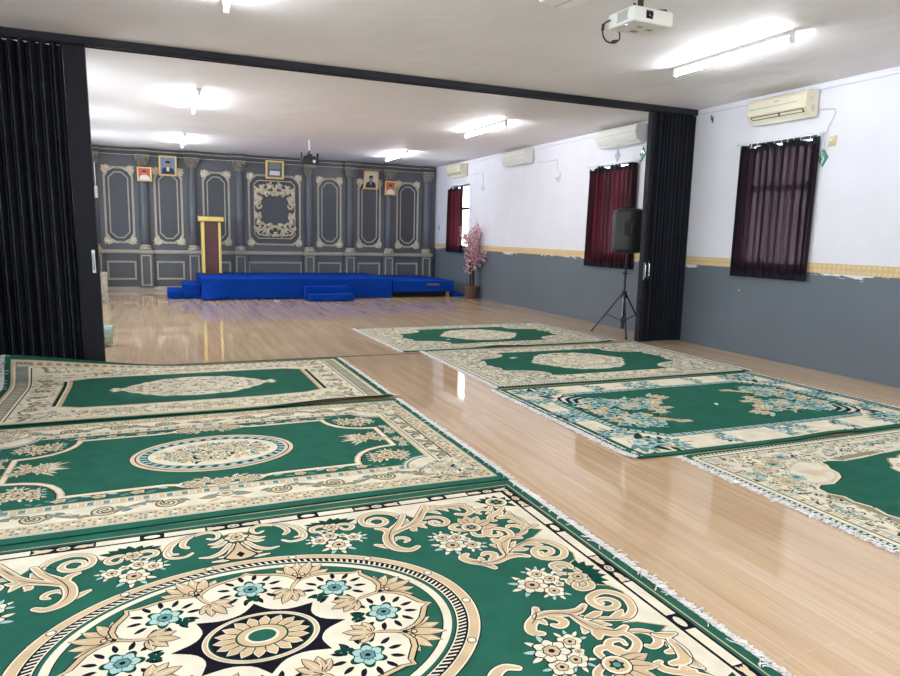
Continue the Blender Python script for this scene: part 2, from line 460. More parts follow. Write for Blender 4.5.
tube_lamp(5.30, 15.1, 16.7, 'small far lit tube lamp above the right end of the stage')
tube_lamp(.60, 4.75, 6.30, 'lit tube lamp cut by the top edge, nearest in the left row')
tube_lamp(.60, 10.2, 11.8, 'lit tube lamp beyond the partition track, middle of the left row')
tube_lamp(.60, 15.1, 16.7, 'small far lit tube lamp above the left end of the stage')
tube_lamp(5.30, -.9, .65, 'lit tube lamp overhead at the near end of the right row')
tube_lamp(.60, -.9, .65, 'lit tube lamp overhead at the near end of the left row')
# ------------------------------------------------------------------ carpets: carved pile, every coloured shape a facet of the pile mesh
CM = {}
def pile(name, r, g, b):
    CM[name] = mat('pile ' + name, rgb(r, g, b), .95, .08, var=.10, vscale=7, bump=.5, bscale=420, bdist=.002)
pile('green', 41, 97, 80); pile('deep', 16, 66, 52); pile('cream', 240, 229, 205); pile('tan', 216, 188, 150); pile('dark', 24, 21, 32)
pile('mint', 176, 205, 198); pile('teal', 104, 148, 146); pile('olive', 158, 150, 118); pile('grey', 140, 148, 138); pile('rust', 130, 72, 60)
pile('sand', 226, 208, 176); pile('blue', 120, 160, 172)
CN = list(CM); CI = {n: i for i, n in enumerate(CN)}
LAYER = .0002

class Pat:
    def __init__(s): s.f = []; s.sy = [(1, 1)]
    def sym(s, *a): s.sy = list(a) or [(1, 1)]; return s
    def poly(s, z, m, pts):
        for sx, sy in s.sy:
            q = [(x * sx, y * sy) for x, y in pts]
            a = sum(q[i - 1][0] * q[i][1] - q[i][0] * q[i - 1][1] for i in range(len(q)))
            s.f.append((z, CI[m], q if a > 0 else q[::-1]))
    def rect(s, z, m, x0, x1, y0, y1): s.poly(z, m, [(x0, y0), (x1, y0), (x1, y1), (x0, y1)])
    def ring_rect(s, z, m, a, b, w):
        """rectangular band, outer half sizes a,b, width w"""
        s.rect(z, m, -a, a, b - w, b); s.rect(z, m, -a, a, -b, -b + w); s.rect(z, m, -a, -a + w, -b + w, b - w); s.rect(z, m, a - w, a, -b + w, b - w)
    def line(s, z, m, pts, w, close=False):
        """constant-width mitred strip"""
        n = len(pts); P = [Vector(p) for p in pts]; Lp, Rp = [], []
        for i in range(n):
            a = P[i - 1] if (i or close) else None; c = P[(i + 1) % n] if (i < n - 1 or close) else None
            d1 = (P[i] - a).normalized() if a is not None and (P[i] - a).length > 1e-9 else None
            d2 = (c - P[i]).normalized() if c is not None and (c - P[i]).length > 1e-9 else None
            d1 = d1 or d2; d2 = d2 or d1
            n1 = Vector((-d1.y, d1.x)); n2 = Vector((-d2.y, d2.x)); mm = n1 + n2
            if mm.length < 1e-6: mm = n1
            mm.normalize(); k = min(2.0, 1 / max(.4, mm.dot(n1)))
            Lp.append(P[i] + mm * w / 2 * k); Rp.append(P[i] - mm * w / 2 * k)
        for i in range(n if close else n - 1):
            j = (i + 1) % n
            s.poly(z, m, [tuple(Rp[i]), tuple(Rp[j]), tuple(Lp[j]), tuple(Lp[i])])
    def stroke(s, z, cols, pts, w, t0=.5, t1=.5, n=5, smooth=True):
        """tapered brush stroke; cols = [(material, extra width)] from the bottom layer up"""
        q = catmull(pts, n) if smooth and len(pts) > 2 else pts
        q = [p for i, p in enumerate(q) if i == 0 or math.dist(p, q[i - 1]) > 1e-4]
        m = len(q)
        if m < 2: return
        for li, (c, ex) in enumerate(cols):
            Ls, Rs, W = [], [], []
            for i, p in enumerate(q):
                a = q[max(0, i - 1)]; b = q[min(m - 1, i + 1)]
                dx, dy = b[0] - a[0], b[1] - a[1]; L = math.hypot(dx, dy) or 1
                f = i / (m - 1); ww = w * (t0 + (1 - t0) * min(1, f / .35)) * (t1 + (1 - t1) * min(1, (1 - f) / .35)) / 2 + ex
                ww = max(ww, .0006)
                Ls.append((p[0] - dy / L * ww, p[1] + dx / L * ww)); Rs.append((p[0] + dy / L * ww, p[1] - dx / L * ww)); W.append(ww)
            for i in range(m - 1): s.poly(z + li, c, [Rs[i], Rs[i + 1], Ls[i + 1], Ls[i]])
            for i in (0, m - 1):
                s.poly(z + li, c, [(q[i][0] + W[i] * cos(2 * PI * k / 8), q[i][1] + W[i] * sin(2 * PI * k / 8)) for k in range(8)])
    def blob(s, z, m, x, y, rx, ry=None, rot=0, n=14, lob=0, amp=0, ph=0):
        ry = ry or rx; p = []
        for k in range(n):
            a = 2 * PI * k / n; r = 1 + (amp * cos(lob * a + ph) if lob else 0)
            u, v = rx * r * cos(a), ry * r * sin(a)
            p.append((x + u * cos(rot) - v * sin(rot), y + u * sin(rot) + v * cos(rot)))
        s.poly(z, m, p)
    def leaf(s, z, m, x, y, L, w, a, bend=0, ol=None, olw=.004):
        def shape(L, w, off):
            p = []
            for k in range(6): t = k / 5; p.append((-off + t * (L + 2 * off), (w / 2 + off) * sin(PI * min(1, .08 + .92 * t)) ** .8 + bend * sin(PI * t)))
            for k in range(4, 0, -1): t = k / 5; p.append((-off + t * (L + 2 * off), -(w / 2 + off) * sin(PI * min(1, .08 + .92 * t)) ** .8 + bend * sin(PI * t)))
            return [(x + u * cos(a) - v * sin(a), y + u * sin(a) + v * cos(a)) for u, v in p]
        if ol: s.poly(z - 1, ol, shape(L, w, olw))
        s.poly(z, m, shape(L, w, 0))
    def flower(s, z, x, y, r, c=('cream', 'tan', 'dark'), ol='dark', lob=6, rot=0, sq=1):
        n = lob * 6
        if ol: s.blob(z, ol, x, y, r * 1.10, r * 1.10 * sq, rot, n, lob, .13)
        s.blob(z + 1, c[0], x, y, r * 1.0, r * sq, rot, n, lob, .13)
        s.blob(z + 2, ol or c[1], x, y, r * .56, r * .56 * sq, rot, 18, lob, .10)
        s.blob(z + 3, c[1], x, y, r * .48, r * .48 * sq, rot, 18, lob, .10)
        s.blob(z + 4, c[2], x, y, r * .20, r * .20 * sq, rot, 10)
        for k in range(lob):
            a = rot + 2 * PI * (k + .5) / lob
            s.stroke(z + 2, [(ol or c[1], 0)], [(x + r * .55 * cos(a), y + r * .55 * sin(a)), (x + r * .86 * cos(a), y + r * .86 * sin(a))], r * .05, 1, 1)
    def bouquet(s, z, main, smalls, bud, r=.055, leafcol='mint', cols=('cream', 'tan', 'dark')):
        pts = [main] + smalls + ([bud] if bud else [])
        cx = sum(p[0] for p in pts) / len(pts); cy = sum(p[1] for p in pts) / len(pts)
        for i, p in enumerate([main] + smalls):
            a0 = math.atan2(p[1] - cy, p[0] - cx); rr = r if i == 0 else r * .72
            for k, da in enumerate((-1.05, -.45, .2, .85)):
                a = a0 + da
                s.leaf(z + 1, leafcol if k % 2 else 'cream', p[0] + rr * .8 * cos(a), p[1] + rr * .8 * sin(a), rr * .95, rr * .36, a, ol='deep', olw=.004)
        for i, p in enumerate(smalls): s.flower(z + 2, p[0], p[1], r * .70, cols, lob=5, rot=i * 1.3)
        if bud: s.flower(z + 2, bud[0], bud[1], r * .36, cols, lob=5)
        s.flower(z + 4, main[0], main[1], r, cols, lob=7, rot=.4)
    def scroll(s, z, cols, x, y, r, a0, turns, w, hand=1, tail=None):
        n = int(10 * abs(turns)) + 4; p = []
        for k in range(n):
            t = k / (n - 1); a = a0 + hand * turns * 2 * PI * t; q = r * (.16 + .84 * t ** .85)
            p.append((x + q * cos(a), y + q * sin(a)))
        if tail: p += tail
        s.stroke(z, cols, p, w, .6, .4, n=3)

def carpet(P, hx, hy, loc, rot, label, name='carpet', warp=None, cell=None, fringe_col=None, seed=1, thick=.010, fringes=(-1, 1), group=None):
    """one pile mesh (woven base + carved pattern) with a knotted fringe at each short end"""
    vs, fs, mi = [], [], []
    def add(pts, z, m):
        o = len(vs); vs.extend((x, y, z) for x, y in pts); fs.append(tuple(range(o, o + len(pts)))); mi.append(m)
    add([(-hx, -hy), (hx, -hy), (hx, hy), (-hx, hy)], thick, CI['green'])
    add([(-hx, -hy), (-hx, hy), (hx, hy), (hx, -hy)], 0, CI['sand'])
    for (a, b) in (((-hx, -hy), (hx, -hy)), ((hx, -hy), (hx, hy)), ((hx, hy), (-hx, hy)), ((-hx, hy), (-hx, -hy))):
        o = len(vs); vs.extend([(a[0], a[1], 0), (b[0], b[1], 0), (b[0], b[1], thick), (a[0], a[1], thick)]); fs.append((o, o + 1, o + 2, o + 3)); mi.append(CI['deep'])
    for i, (z, m, q) in enumerate(P.f): add(q, thick + z * LAYER + (i % 23) * 6e-6, m)
    me = bpy.data.meshes.new(name); me.from_pydata(vs, [], fs)
    me.polygons.foreach_set('material_index', mi)
    if warp:
        bm = bmesh.new(); bm.from_mesh(me)
        for i in range(1, int(2 * hx / cell)):
            bmesh.ops.bisect_plane(bm, geom=bm.verts[:] + bm.edges[:] + bm.faces[:], dist=1e-5, plane_co=(-hx + i * cell, 0, 0), plane_no=(1, 0, 0))
        for i in range(1, int(2 * hy / cell)):
            bmesh.ops.bisect_plane(bm, geom=bm.verts[:] + bm.edges[:] + bm.faces[:], dist=1e-5, plane_co=(0, -hy + i * cell, 0), plane_no=(0, 1, 0))
        for v in bm.verts:
            dx, dy, dz = warp(v.co.x, v.co.y); v.co.x += dx; v.co.y += dy; v.co.z += dz
        bm.to_mesh(me); bm.free()
    me.update()
    o = link(name, me, [CM[n] for n in CN], None, loc, rot)
    tag(o, label, 'carpet', group)
    rnd = random.Random(seed)
    for s in fringes:
        vs, fs = [], []
        n = int(2 * hy / .0052)
        for i in range(n):
            y = -hy + (i + .5) * 2 * hy / n + rnd.uniform(-.003, .003)
            L = rnd.uniform(.034, .058) * (1.35 if rnd.random() < .06 else 1); w = rnd.uniform(.0018, .0034)
            a = rnd.gauss(0, .35); back = rnd.random() < .05
            base = s * hx
            x0 = base - s * .004; pts = []
            for k in range(5):
                t = k / 4
                xx = x0 + s * L * t * cos(a * t) * (-.7 if back else 1)
                yy = max(-hy + .002, min(hy - .002, y + L * sin(a * t) * t + .006 * sin(7 * t + i)))
                zz = (.008 * (1 - t) + .0025 + .004 * rnd.random()) if not back else thick + .007 + .006 * sin(PI * t)
                if warp:
                    q = warp(max(-hx, min(hx, x0)), max(-hy, min(hy, y))); xx += q[0]; yy += q[1]; zz += q[2]
                pts.append((xx, yy, zz))
            o0 = len(vs)
            for k, p in enumerate(pts):
                wk = w * (1 if k < 3 else 1.25)
                vs += [(p[0], p[1] - wk, p[2]), (p[0], p[1] + wk, p[2] + .0008), (p[0], p[1], p[2] + wk * 1.2)]
            for k in range(4):
                b = o0 + 3 * k
                fs += [(b, b + 2, b + 5, b + 3), (b + 2, b + 1, b + 4, b + 5)]
        me = bpy.data.meshes.new('fringe'); me.from_pydata(vs, [], fs); me.update()
        fr = link('fringe', me, fringe_col or M['fringe'], o)
        tag(fr, 'white knotted cotton fringe')
    return o
M['fringe'] = mat('white cotton fringe', (.80, .77, .75, 1), .9, .1, var=.12, vscale=30)
Q4 = [(1, 1), (-1, 1), (1, -1), (-1, -1)]
INK = [('dark', .0068), ('cream', .0026), ('tan', -.0052)]

# ---------- nearest left carpet: large oval medallion of eight petals, scrolling tan leaves
TA=[(26,0.5,0.6,[(131,934),(103,919),(83,941),(86,984),(128,1010),(199,990),(255,961),(295,921),(320,844),(309,791),(274,771),(235,773),(207,799)]),
(30,0.4,0.7,[(198,987),(235,946),(246,892),(224,862)]),
(22,0.4,0.7,[(276,928),(303,875),(300,823),(271,812)]),
(26,0.8,0.3,[(65,899),(96,865),(131,868)]),
(26,0.8,0.3,[(55,870),(85,835),(120,832)]),
(28,0.8,0.3,[(39,838),(77,766),(127,729),(178,736)]),
(26,0.8,0.3,[(25,830),(36,762),(58,716),(94,711)]),
(26,0.8,0.3,[(18,735),(37,694),(77,674),(126,676)]),
(22,0.5,0.9,[(417,834),(391,830),(364,845),(366,878),(402,896),(438,886)]),
(22,0.5,0.9,[(504,850),(515,819),(545,813),(566,840),(553,871),(521,883),(490,873)]),
(26,0.9,0.5,[(826,855),(812,907),(777,941),(717,962),(654,939),(625,886),(634,829),(677,805),(721,810),(747,842),(737,882),(705,899),(667,883),(656,851),(673,827)]),
(44,0.5,0.5,[(857,885),(810,801),(757,741),(715,688),(691,632),(686,558),(713,507),(760,485),(802,505)]),
(30,0.8,0.5,[(694,529),(662,556),(616,592)]),
(30,0.8,0.5,[(715,688),(708,745),(670,769)]),
(24,0.8,0.5,[(694,583),(729,626),(770,622),(782,590),(760,574)]),
(38,0.6,0.9,[(722,677),(785,717),(851,751),(910,801),(945,854),(981,909),(1011,958)]),
(30,0.9,0.3,[(811,730),(836,782),(857,830)]),
(30,0.9,0.3,[(854,749),(893,735),(917,692)]),
(30,0.9,0.3,[(866,763),(850,698),(858,679)]),
(30,0.9,0.3,[(898,788),(912,755),(941,763)]),
(26,0.9,0.5,[(910,801),(951,810),(1004,808),(1042,778),(1048,728),(1013,698),(973,712),(959,747),(985,760),(1004,731)]),
(34,0.6,0.7,[(931,837),(993,899),(1055,918),(1117,914),(1181,911),(1221,873),(1222,813),(1179,780),(1134,802)]),
(26,0.9,0.3,[(991,895),(1029,872),(1053,834)]),
(26,0.9,0.3,[(1055,916),(1091,889),(1105,855)]),
(26,0.9,0.3,[(1116,910),(1154,887),(1171,841)]),
(26,0.9,0.3,[(1165,913),(1214,912),(1232,920)]),
(24,0.9,0.3,[(990,911),(1025,942),(1062,954)]),
(26,0.8,0.5,[(1353,831),(1323,795),(1284,815),(1247,789),(1258,760)]),
(26,0.8,0.5,[(1353,831),(1324,771),(1291,754)]),
(26,0.8,0.5,[(1404,792),(1366,757),(1332,739),(1355,712),(1373,754)]),
(28,0.8,0.9,[(1094,598),(1052,621),(1039,652),(1076,677),(1112,664)]),
(28,0.8,0.9,[(1116,556),(1120,524),(1153,509),(1201,538),(1201,576),(1172,595)]),
(40,0.6,0.6,[(1055,185),(1028,239),(979,281),(959,327),(990,350)]),
(38,0.7,0.6,[(1029,242),(1082,236),(1154,260),(1211,260),(1255,233)]),
(30,0.7,0.7,[(1156,266),(1186,298),(1244,333),(1313,361),(1370,367),(1427,325),(1453,245),(1426,188),(1379,167),(1312,192),(1299,244),(1328,288),(1371,287),(1394,262),(1382,230),(1350,218),(1328,229),(1334,246)]),
(32,0.7,0.6,[(1074,259),(1099,279),(1112,311),(1081,332),(1058,316)]),
(26,0.8,0.4,[(1028,254),(1032,278),(1037,300)]),
(46,0.5,0.5,[(1166,280),(1179,337),(1200,384),(1230,425),(1263,447),(1318,424)]),
(36,0.9,0.4,[(1181,342),(1170,378),(1144,402)]),
(40,0.9,0.5,[(1206,397),(1190,424),(1177,452)]),
(30,0.9,0.3,[(1207,332),(1226,359),(1272,392)]),
(30,0.9,0.3,[(1216,320),(1263,306),(1292,301)]),
(30,0.9,0.3,[(1311,356),(1349,339),(1381,318)]),
(30,0.8,0.5,[(1253,443),(1291,467),(1294,527),(1240,571),(1192,560),(1176,516),(1202,485),(1243,491),(1245,522)]),
(30,0.7,0.6,[(1307,454),(1358,470),(1388,509),(1371,554),(1333,571),(1315,557)]),
(34,0.6,0.4,[(1390,509),(1421,526),(1469,530)]),
(34,0.7,0.6,[(1403,524),(1418,567),(1398,614),(1360,617)]),
(40,0.6,0.6,[(1421,563),(1415,629),(1384,678),(1329,678)]),
(34,0.8,0.3,[(1415,629),(1397,691),(1414,739)]),
(30,0.6,0.6,[(1376,740),(1326,729),(1283,697),(1277,662),(1296,654)]),
(28,0.7,0.8,[(1334,24),(1304,39),(1315,75),(1356,87),(1389,61),(1397,18)]),
(28,0.7,0.8,[(1325,-65),(1306,-93),(1323,-120),(1367,-118),(1388,-86),(1383,-62)])]
VA=[(5,[(827,859),(788,791),(737,722),(701,644),(695,564),(716,516)]),
(5,[(731,683),(791,715),(849,746),(901,786)]),
(5,[(922,829),(951,871),(986,927)]),
(5,[(756,838),(818,881),(827,859)]),
(4,[(1002,901),(1086,915),(1177,903),(1209,881)]),
(6,[(1046,203),(1024,242),(982,282)]),
(5,[(1035,241),(1092,240),(1155,269),(1179,346),(1201,404)]),
(5,[(1161,268),(1221,264),(1243,245)]),
(5,[(1159,272),(1240,339),(1334,377),(1379,381)]),
(5,[(1201,395),(1262,432),(1307,430)]),
(4,[(1314,462),(1373,491),(1457,537)]),
(4,[(1431,581),(1420,657),(1408,732)])]
BA=[(30,960),(55,951),(83,997),(136,1028),(227,999),(299,945),(335,854),(345,919),(375,900),(419,910),(464,894),(521,900),(567,883),(590,866),(630,933),(685,970),(771,959),(827,897),(854,887),(871,884),(912,818),(947,872),(1009,964),(1068,951),(1126,936),(1217,939),(1260,868),(1242,839),(1277,827),(1357,855),(1382,790),(1419,797),(1405,722),(1402,680),(1388,610),(1380,545),(1420,505),(1478,475),(1384,408),(1331,394),(1404,336),(1463,270),(1470,203),(1464,277),(1478,192),(1451,129),(1390,102),(1414,72),(1409,19),(1382,-61)]
def pattern_petal_medallion():
    P = Pat(); hx, hy = 1.65, 1.155    # hy: border reference, the green edge runs 25 mm further out
    # beaded bar border
    P.ring_rect(1, 'tan', hx - .043, hy - .038, .006)
    P.rect(2, 'dark', -(hx - .066), hx - .066, -(hy - .066), hy - .066)
    ax, ay = hx - .078, hy - .078
    P.rect(3, 'cream', -ax, ax, -ay, ay)
    P.rect(4, 'dark', -(hx - .126), hx - .126, -(hy - .126), hy - .126)
    P.rect(5, 'cream', -(hx - .140), hx - .140, -(hy - .140), hy - .140)
    bx, by = hx - .103, hy - .103     # centre line of the bars
    P.sym(*Q4)
    def knot(u, v, du, dv):
        def R(a0, a1, b, m, z): # along, across
            if du: P.rect(z, m, u + a0, u + a1, v - b, v + b)
            else: P.rect(z, m, u - b, u + b, v + a0, v + a1)
        R(-.135, .135, .025, 'dark', 4)
        P.blob(5, 'sand', u, v, .030, .020, 0 if du else PI / 2); P.blob(6, 'dark', u, v, .017, .010, 0 if du else PI / 2); P.blob(7, 'cream', u, v, .011, .006, 0 if du else PI / 2)
        for s in (-1, 1):
            a = (0 if s > 0 else PI) if du else (PI / 2 if s > 0 else -PI / 2)
            P.leaf(5, 'sand', u + (s * .040 if du else 0), v + (0 if du else s * .040), .085, .034, a)
            for e in (-1, 1):
                P.leaf(5, 'sand', u + (s * .085 if du else e * .004), v + (e * .004 if du else s * .085), .048, .016, a + e * .35)
    def bead(u, v, du):
        if du: P.rect(4, 'dark', u - .055, u + .055, v - .025, v + .025)
        else: P.rect(4, 'dark', u - .025, u + .025, v - .055, v + .055)
        P.blob(5, 'cream', u, v, .038, .018, 0 if du else PI / 2)
    for u in (0, .76, 1.44): knot(u, by, 1, 0)
    for u in (.38, 1.12): bead(u, by, 1)
    for v in (0, .90): knot(bx, v, 0, 1)
    bead(bx, .47, 0)
    # green field with its scalloped edge
    edge = [(x / 1000, y / 1000) for x, y in BA]
    edge = [(0, edge[0][1])] + [p for p in edge if p[1] > 0] + [(1.44, 0)]
    P.poly(6, 'green', edge + [(0, 0)])
    P.line(7, 'tan', edge, .006)
    # fans of dark leaves
    for (x, y), tips in (((466, 880), [(347, 931), (380, 945), (425, 960), (481, 972), (520, 962), (560, 945), (595, 922)]),
                         ((1419, 879), [(1308, 929), (1345, 955), (1390, 965), (1440, 968), (1490, 930), (1510, 880), (1490, 800)]),
                         ((1375, -22), [(1459, 66), (1480, 40), (1490, 0), (1490, -45), (1470, -90), (1440, -115)])):
        for k, (tx, ty) in enumerate(tips):
            a = math.atan2(ty - y, tx - x); L = math.hypot(tx - x, ty - y) / 1000
            P.leaf(8, 'deep', x / 1000, y / 1000, L * 1.10, .044, a)
            P.leaf(8, 'deep', x / 1000, y / 1000, L * .85, .030, a + .22)
    # traced leaves and scrolls
    for i, (w, t0, t1, pts) in enumerate(TA): P.stroke(9 + 3 * (i % 2), INK, [(x / 1000, y / 1000) for x, y in pts], w * (.00118 if i > 7 else .00092), t0, t1, n=4)
    for w, pts in VA: P.stroke(16, [('dark', 0)], [(x / 1000, y / 1000) for x, y in pts], w * .001, .4, .3, n=4)
    # palmette body and flowers
    P.poly(15, 'dark', [(0, .875), (.030, .770), (.085, .690), (.05, .665), (0, .650), (-.05, .665), (-.085, .690), (-.030, .770)])
    P.poly(16, 'tan', [(0, .855), (.023, .768), (.068, .694), (.045, .674), (0, .660), (-.045, .674), (-.068, .694), (-.023, .768)])
    P.blob(17, 'dark', 0, .712, .020, .032, 0, 4)
    P.flower(17, 0, .905, .05, ('sand', 'tan', 'dark'), lob=6)
    P.flower(16, .462, .862, .040, ('sand', 'tan', 'dark'), lob=6)
    P.bouquet(10, (.450, .655), [(.372, .727), (.433, .765), (.539, .714)], (.492, .752), .058)
    P.bouquet(10, (.964, .460), [(.949, .555), (1.018, .536), (1.059, .433)], (1.055, .497), .062)
    P.blob(16, 'dark', 1.412, .880, .068, .068); P.blob(17, 'cream', 1.412, .880, .062, .062); P.blob(18, 'tan', 1.412, .880, .050, .050); P.blob(19, 'deep', 1.412, .880, .034, .034, n=24, lob=6, amp=.2); P.blob(20, 'teal', 1.412, .880, .012)
    for tx, ty in ((1115, 740), (1166, 758), (1225, 735), (1275, 675), (1280, 600)):
        a = math.atan2(ty - 616, tx - 1136); L = math.hypot(tx - 1136, ty - 616) / 1000
        P.leaf(17 + (tx % 2) * 2, 'dark', 1.136, .616, L, .060, a, ol='dark', olw=.007); P.leaf(18 + (tx % 2) * 2, 'tan', 1.136, .616, L, .056, a, ol='cream', olw=.004); P.stroke(22, [('dark', 0)], [(1.136 + L * .3 * cos(a), .616 + L * .3 * sin(a)), (1.136 + L * .8 * cos(a), .616 + L * .8 * sin(a))], .005, 1, .4)
    P.blob(23, 'dark', 1.136, .616, .058); P.blob(24, 'cream', 1.136, .616, .053); P.blob(25, 'tan', 1.136, .616, .042); P.blob(26, 'deep', 1.136, .616, .026, n=24, lob=6, amp=.2); P.blob(27, 'teal', 1.136, .616, .014)
    P.sym((1, 1), (-1, -1))
    P.flower(16, 1.366, -.02, .045, ('sand', 'tan', 'dark'), lob=6)
    P.bouquet(10, (1.137, -.014), [(1.204, .062), (1.239, .008), (1.201, -.09)], (1.253, -.045), .062)
    # oval medallion
    P.sym()
    A, B = .8405, .6396
    def E(r, th): return (A * r * cos(th), B * r * sin(th))
    def disk(z, m, r, n=120): P.poly(z, m, [E(r, 2 * PI * k / n) for k in range(n)])
    disk(14, 'dark', 1.008); disk(15, 'cream', 1.002); disk(16, 'tan', .994); disk(17, 'cream', .951); disk(18, 'dark', .945)
    n = 168
    for k in range(n):
        t = 2 * PI * k / n; d = 2 * PI / n
        P.poly(19, 'cream', [E(.895, t), E(.895, t + d * .42), E(.935, t + d * 1.0), E(.935, t + d * .62)])
    disk(19, 'cream', .897); disk(20, 'dark', .890); disk(21, 'green', .884); disk(22, 'cream', .866); disk(23, 'dark', .826); disk(24, 'green', .820)
    for k in range(14):
        x, y = E(.972, 2 * PI * (k + .9) / 14); P.blob(18, 'dark', x, y, .019); P.blob(19, 'cream', x, y, .015)
    # palmettes between the petals
    for k in range(8):
        th = PI / 8 + k * PI / 4
        x, y = E(.615, th); a = math.atan2(B * sin(th), A * cos(th))
        P.blob(25, 'dark', *E(.655, th), .075, .060, a)
        for q in range(7):
            f = (q - 3) / 3; aa = a + f * 1.0; L = .150 - .035 * abs(f)
            bx0, by0 = x + .035 * cos(aa), y + .035 * sin(aa)
            P.leaf(27 + (q % 2) * 2, 'tan', bx0, by0, L, .046, aa, ol='dark', olw=.004)
            P.stroke(30, [('cream', 0)], [(bx0 + .09 * cos(aa), by0 + .09 * sin(aa)), (bx0 + (L - .012) * cos(aa), by0 + (L - .012) * sin(aa))], .008, .5, .5)
        for q in range(-1, 2):
            P.blob(31, 'dark', x + .062 * cos(a + q * .5), y + .062 * sin(a + q * .5), .014); P.blob(32, 'sand', x + .062 * cos(a + q * .5), y + .062 * sin(a + q * .5), .009)
    # eight-lobed cream flower
    half = [(22.5, .615), (20.3, .665), (16, .708), (11, .735), (6, .750), (2.2, .766), (0, .800)]
    def star(off, inner=None):
        p = []
        for k in range(8):
            for s, seq in ((-1, half), (1, half[-2::-1])):
                for d, r in seq:
                    if s > 0 and d == 22.5: continue
                    p.append(E(r + off, math.radians(45 * k + s * d)))
        return p
    P.poly(33, 'dark', star(.012)); P.poly(34, 'tan', star(.004)); P.poly(35, 'dark', star(-.020)); P.poly(36, 'cream', star(-.027))
    for k in range(8):
        th = PI / 8 + k * PI / 4
        for z, m, w in ((37, 'dark', .020), (38, 'tan', .013)): P.stroke(z, [(m, 0)], [E(.63, th), E(.56, th + .012), E(.49, th)], w, 1, .4)
    # dark centre with cusps on the petal axes
    p = []
    for k in range(8):
        for d, r in ((0, .375), (4, .335), (9, .300), (15, .280), (22.5, .274), (30, .280), (36, .300), (41, .335)):
            p.append(E(r, math.radians(45 * k + d)))
    P.poly(37, 'dark', p)
    disk(38, 'cream', .252, 60); disk(39, 'tan', .246, 60); disk(40, 'cream', .232, 60); disk(41, 'deep', .226, 60); disk(42, 'dark', .216, 60)
    for k in range(18):
        th = 2 * PI * k / 18; x, y = E(.07, th); x2, y2 = E(.205, th); a = math.atan2(y2 - y, x2 - x)
        P.leaf(44 + k % 2, 'tan', x, y, math.hypot(x2 - x, y2 - y), .042, a, ol='cream', olw=.004)
    disk(47, 'deep', .115, 40); disk(48, 'tan', .106, 40); disk(49, 'cream', .075, 40); disk(50, 'green', .060, 40)
    for k in range(18):
        t = 2 * PI * (k + .5) / 18; P.stroke(46, [('deep', 0)], [E(.12, t), E(.175, t)], .006, 1, .3)
    for k in range(8):
        th = k * PI / 4; x, y = E(.558, th); a0 = math.atan2(B * sin(th), A * cos(th))
        for q in range(12):
            a = a0 + 2 * PI * (q + .5) / 12; P.leaf(37, 'dark', x + .080 * cos(a), y + .074 * sin(a), .056, .021, a)
        for q in range(6):
            a = a0 + 2 * PI * q / 6; P.blob(38, 'deep', x + .048 * cos(a), y + .048 * sin(a), .026, .020, a)
        P.flower(39, x, y, .052, ('mint', 'teal', 'dark'), ol='deep', lob=6, rot=a0)
        x, y = E(.435, th)
        for q in range(4): P.blob(38, 'deep', x + .018 * cos(a0 + q * PI / 2 + .6), y + .016 * sin(a0 + q * PI / 2 + .6), .018, .011, a0 + q * PI / 2 + .6)
        th += PI / 8; x, y = E(.50, th); a0 = math.atan2(B * sin(th), A * cos(th)) + PI
        for f in (-1.05, -.52, 0, .52, 1.05):
            P.leaf(41 + 2 * int(abs(f) < .1) + (0 if abs(f) > 1 else 1), 'tan', x, y, .112 - .030 * abs(f), .038, a0 + f, ol='dark', olw=.0045); P.stroke(46, [('cream', 0)], [(x + .03 * cos(a0 + f), y + .03 * sin(a0 + f)), (x + .085 * cos(a0 + f), y + .085 * sin(a0 + f))], .006, .6, .4)
        P.stroke(47, [('tan', 0)], [(x - .05 * cos(a0), y - .05 * sin(a0)), (x, y)], .016, .7, .7)
    return P, hx, hy + .025
# ---------- fillers shared by the densely patterned carpets
def inside(p, poly):
    x, y = p; c = False
    for i in range(len(poly)):
        (x1, y1), (x2, y2) = poly[i - 1], poly[i]
        if (y1 > y) != (y2 > y) and x < (x2 - x1) * (y - y1) / (y2 - y1) + x1: c = not c
    return c

def florals(P, z, rnd, x0, x1, y0, y1, n, ok, pal, size=1.0):
    """dense small flowers, curls and leaves"""
    made = 0; tries = 0; pts = []
    while made < n and tries < n * 30:
        tries += 1
        x, y = rnd.uniform(x0, x1), rnd.uniform(y0, y1)
        if not ok(x, y): continue
        if any((x - a) ** 2 + (y - b) ** 2 < (.030 * size) ** 2 for a, b in pts[-120:]): continue
        pts.append((x, y)); made += 1
        k = rnd.random(); a = rnd.uniform(0, 2 * PI); c = rnd.choice(pal)
        zz = z + made % 2
        if k < .24:
            P.blob(zz, 'dark' if rnd.random() < .5 else 'olive', x, y, .030 * size, .026 * size, a, 12, 5, .18); P.blob(z + 2, rnd.choice(['cream', 'sand', 'mint']), x, y, .025 * size, .021 * size, a, 12, 5, .18); P.blob(z + 3, c, x, y, .010 * size, n=7)
        elif k < .62:
            L = rnd.uniform(.04, .075) * size
            P.leaf(zz, c, x, y, L, L * .36, a, bend=rnd.uniform(-.3, .3) * L)
        else:
            r = rnd.uniform(.018, .034) * size; h = rnd.choice((-1, 1)); q = [(x + r * (.3 + .7 * t / 5) * cos(a + h * t * .9), y + r * (.3 + .7 * t / 5) * sin(a + h * t * .9)) for t in range(6)]
            P.stroke(zz, [(c, 0)], q, .012 * size, .7, .3, n=1)

def dashes(P, z, x0, x1, y0, y1, step, along, cols, fill=.6):
    n = max(1, int((x1 - x0 if along == 'x' else y1 - y0) / step))
    for i in range(n):
        c = cols[i % len(cols)]
        if c is None: continue
        if along == 'x': P.rect(z, c, x0 + i * step, x0 + (i + fill) * step, y0, y1)
        else: P.rect(z, c, x0, x1, y0 + i * step, y0 + (i + fill) * step)

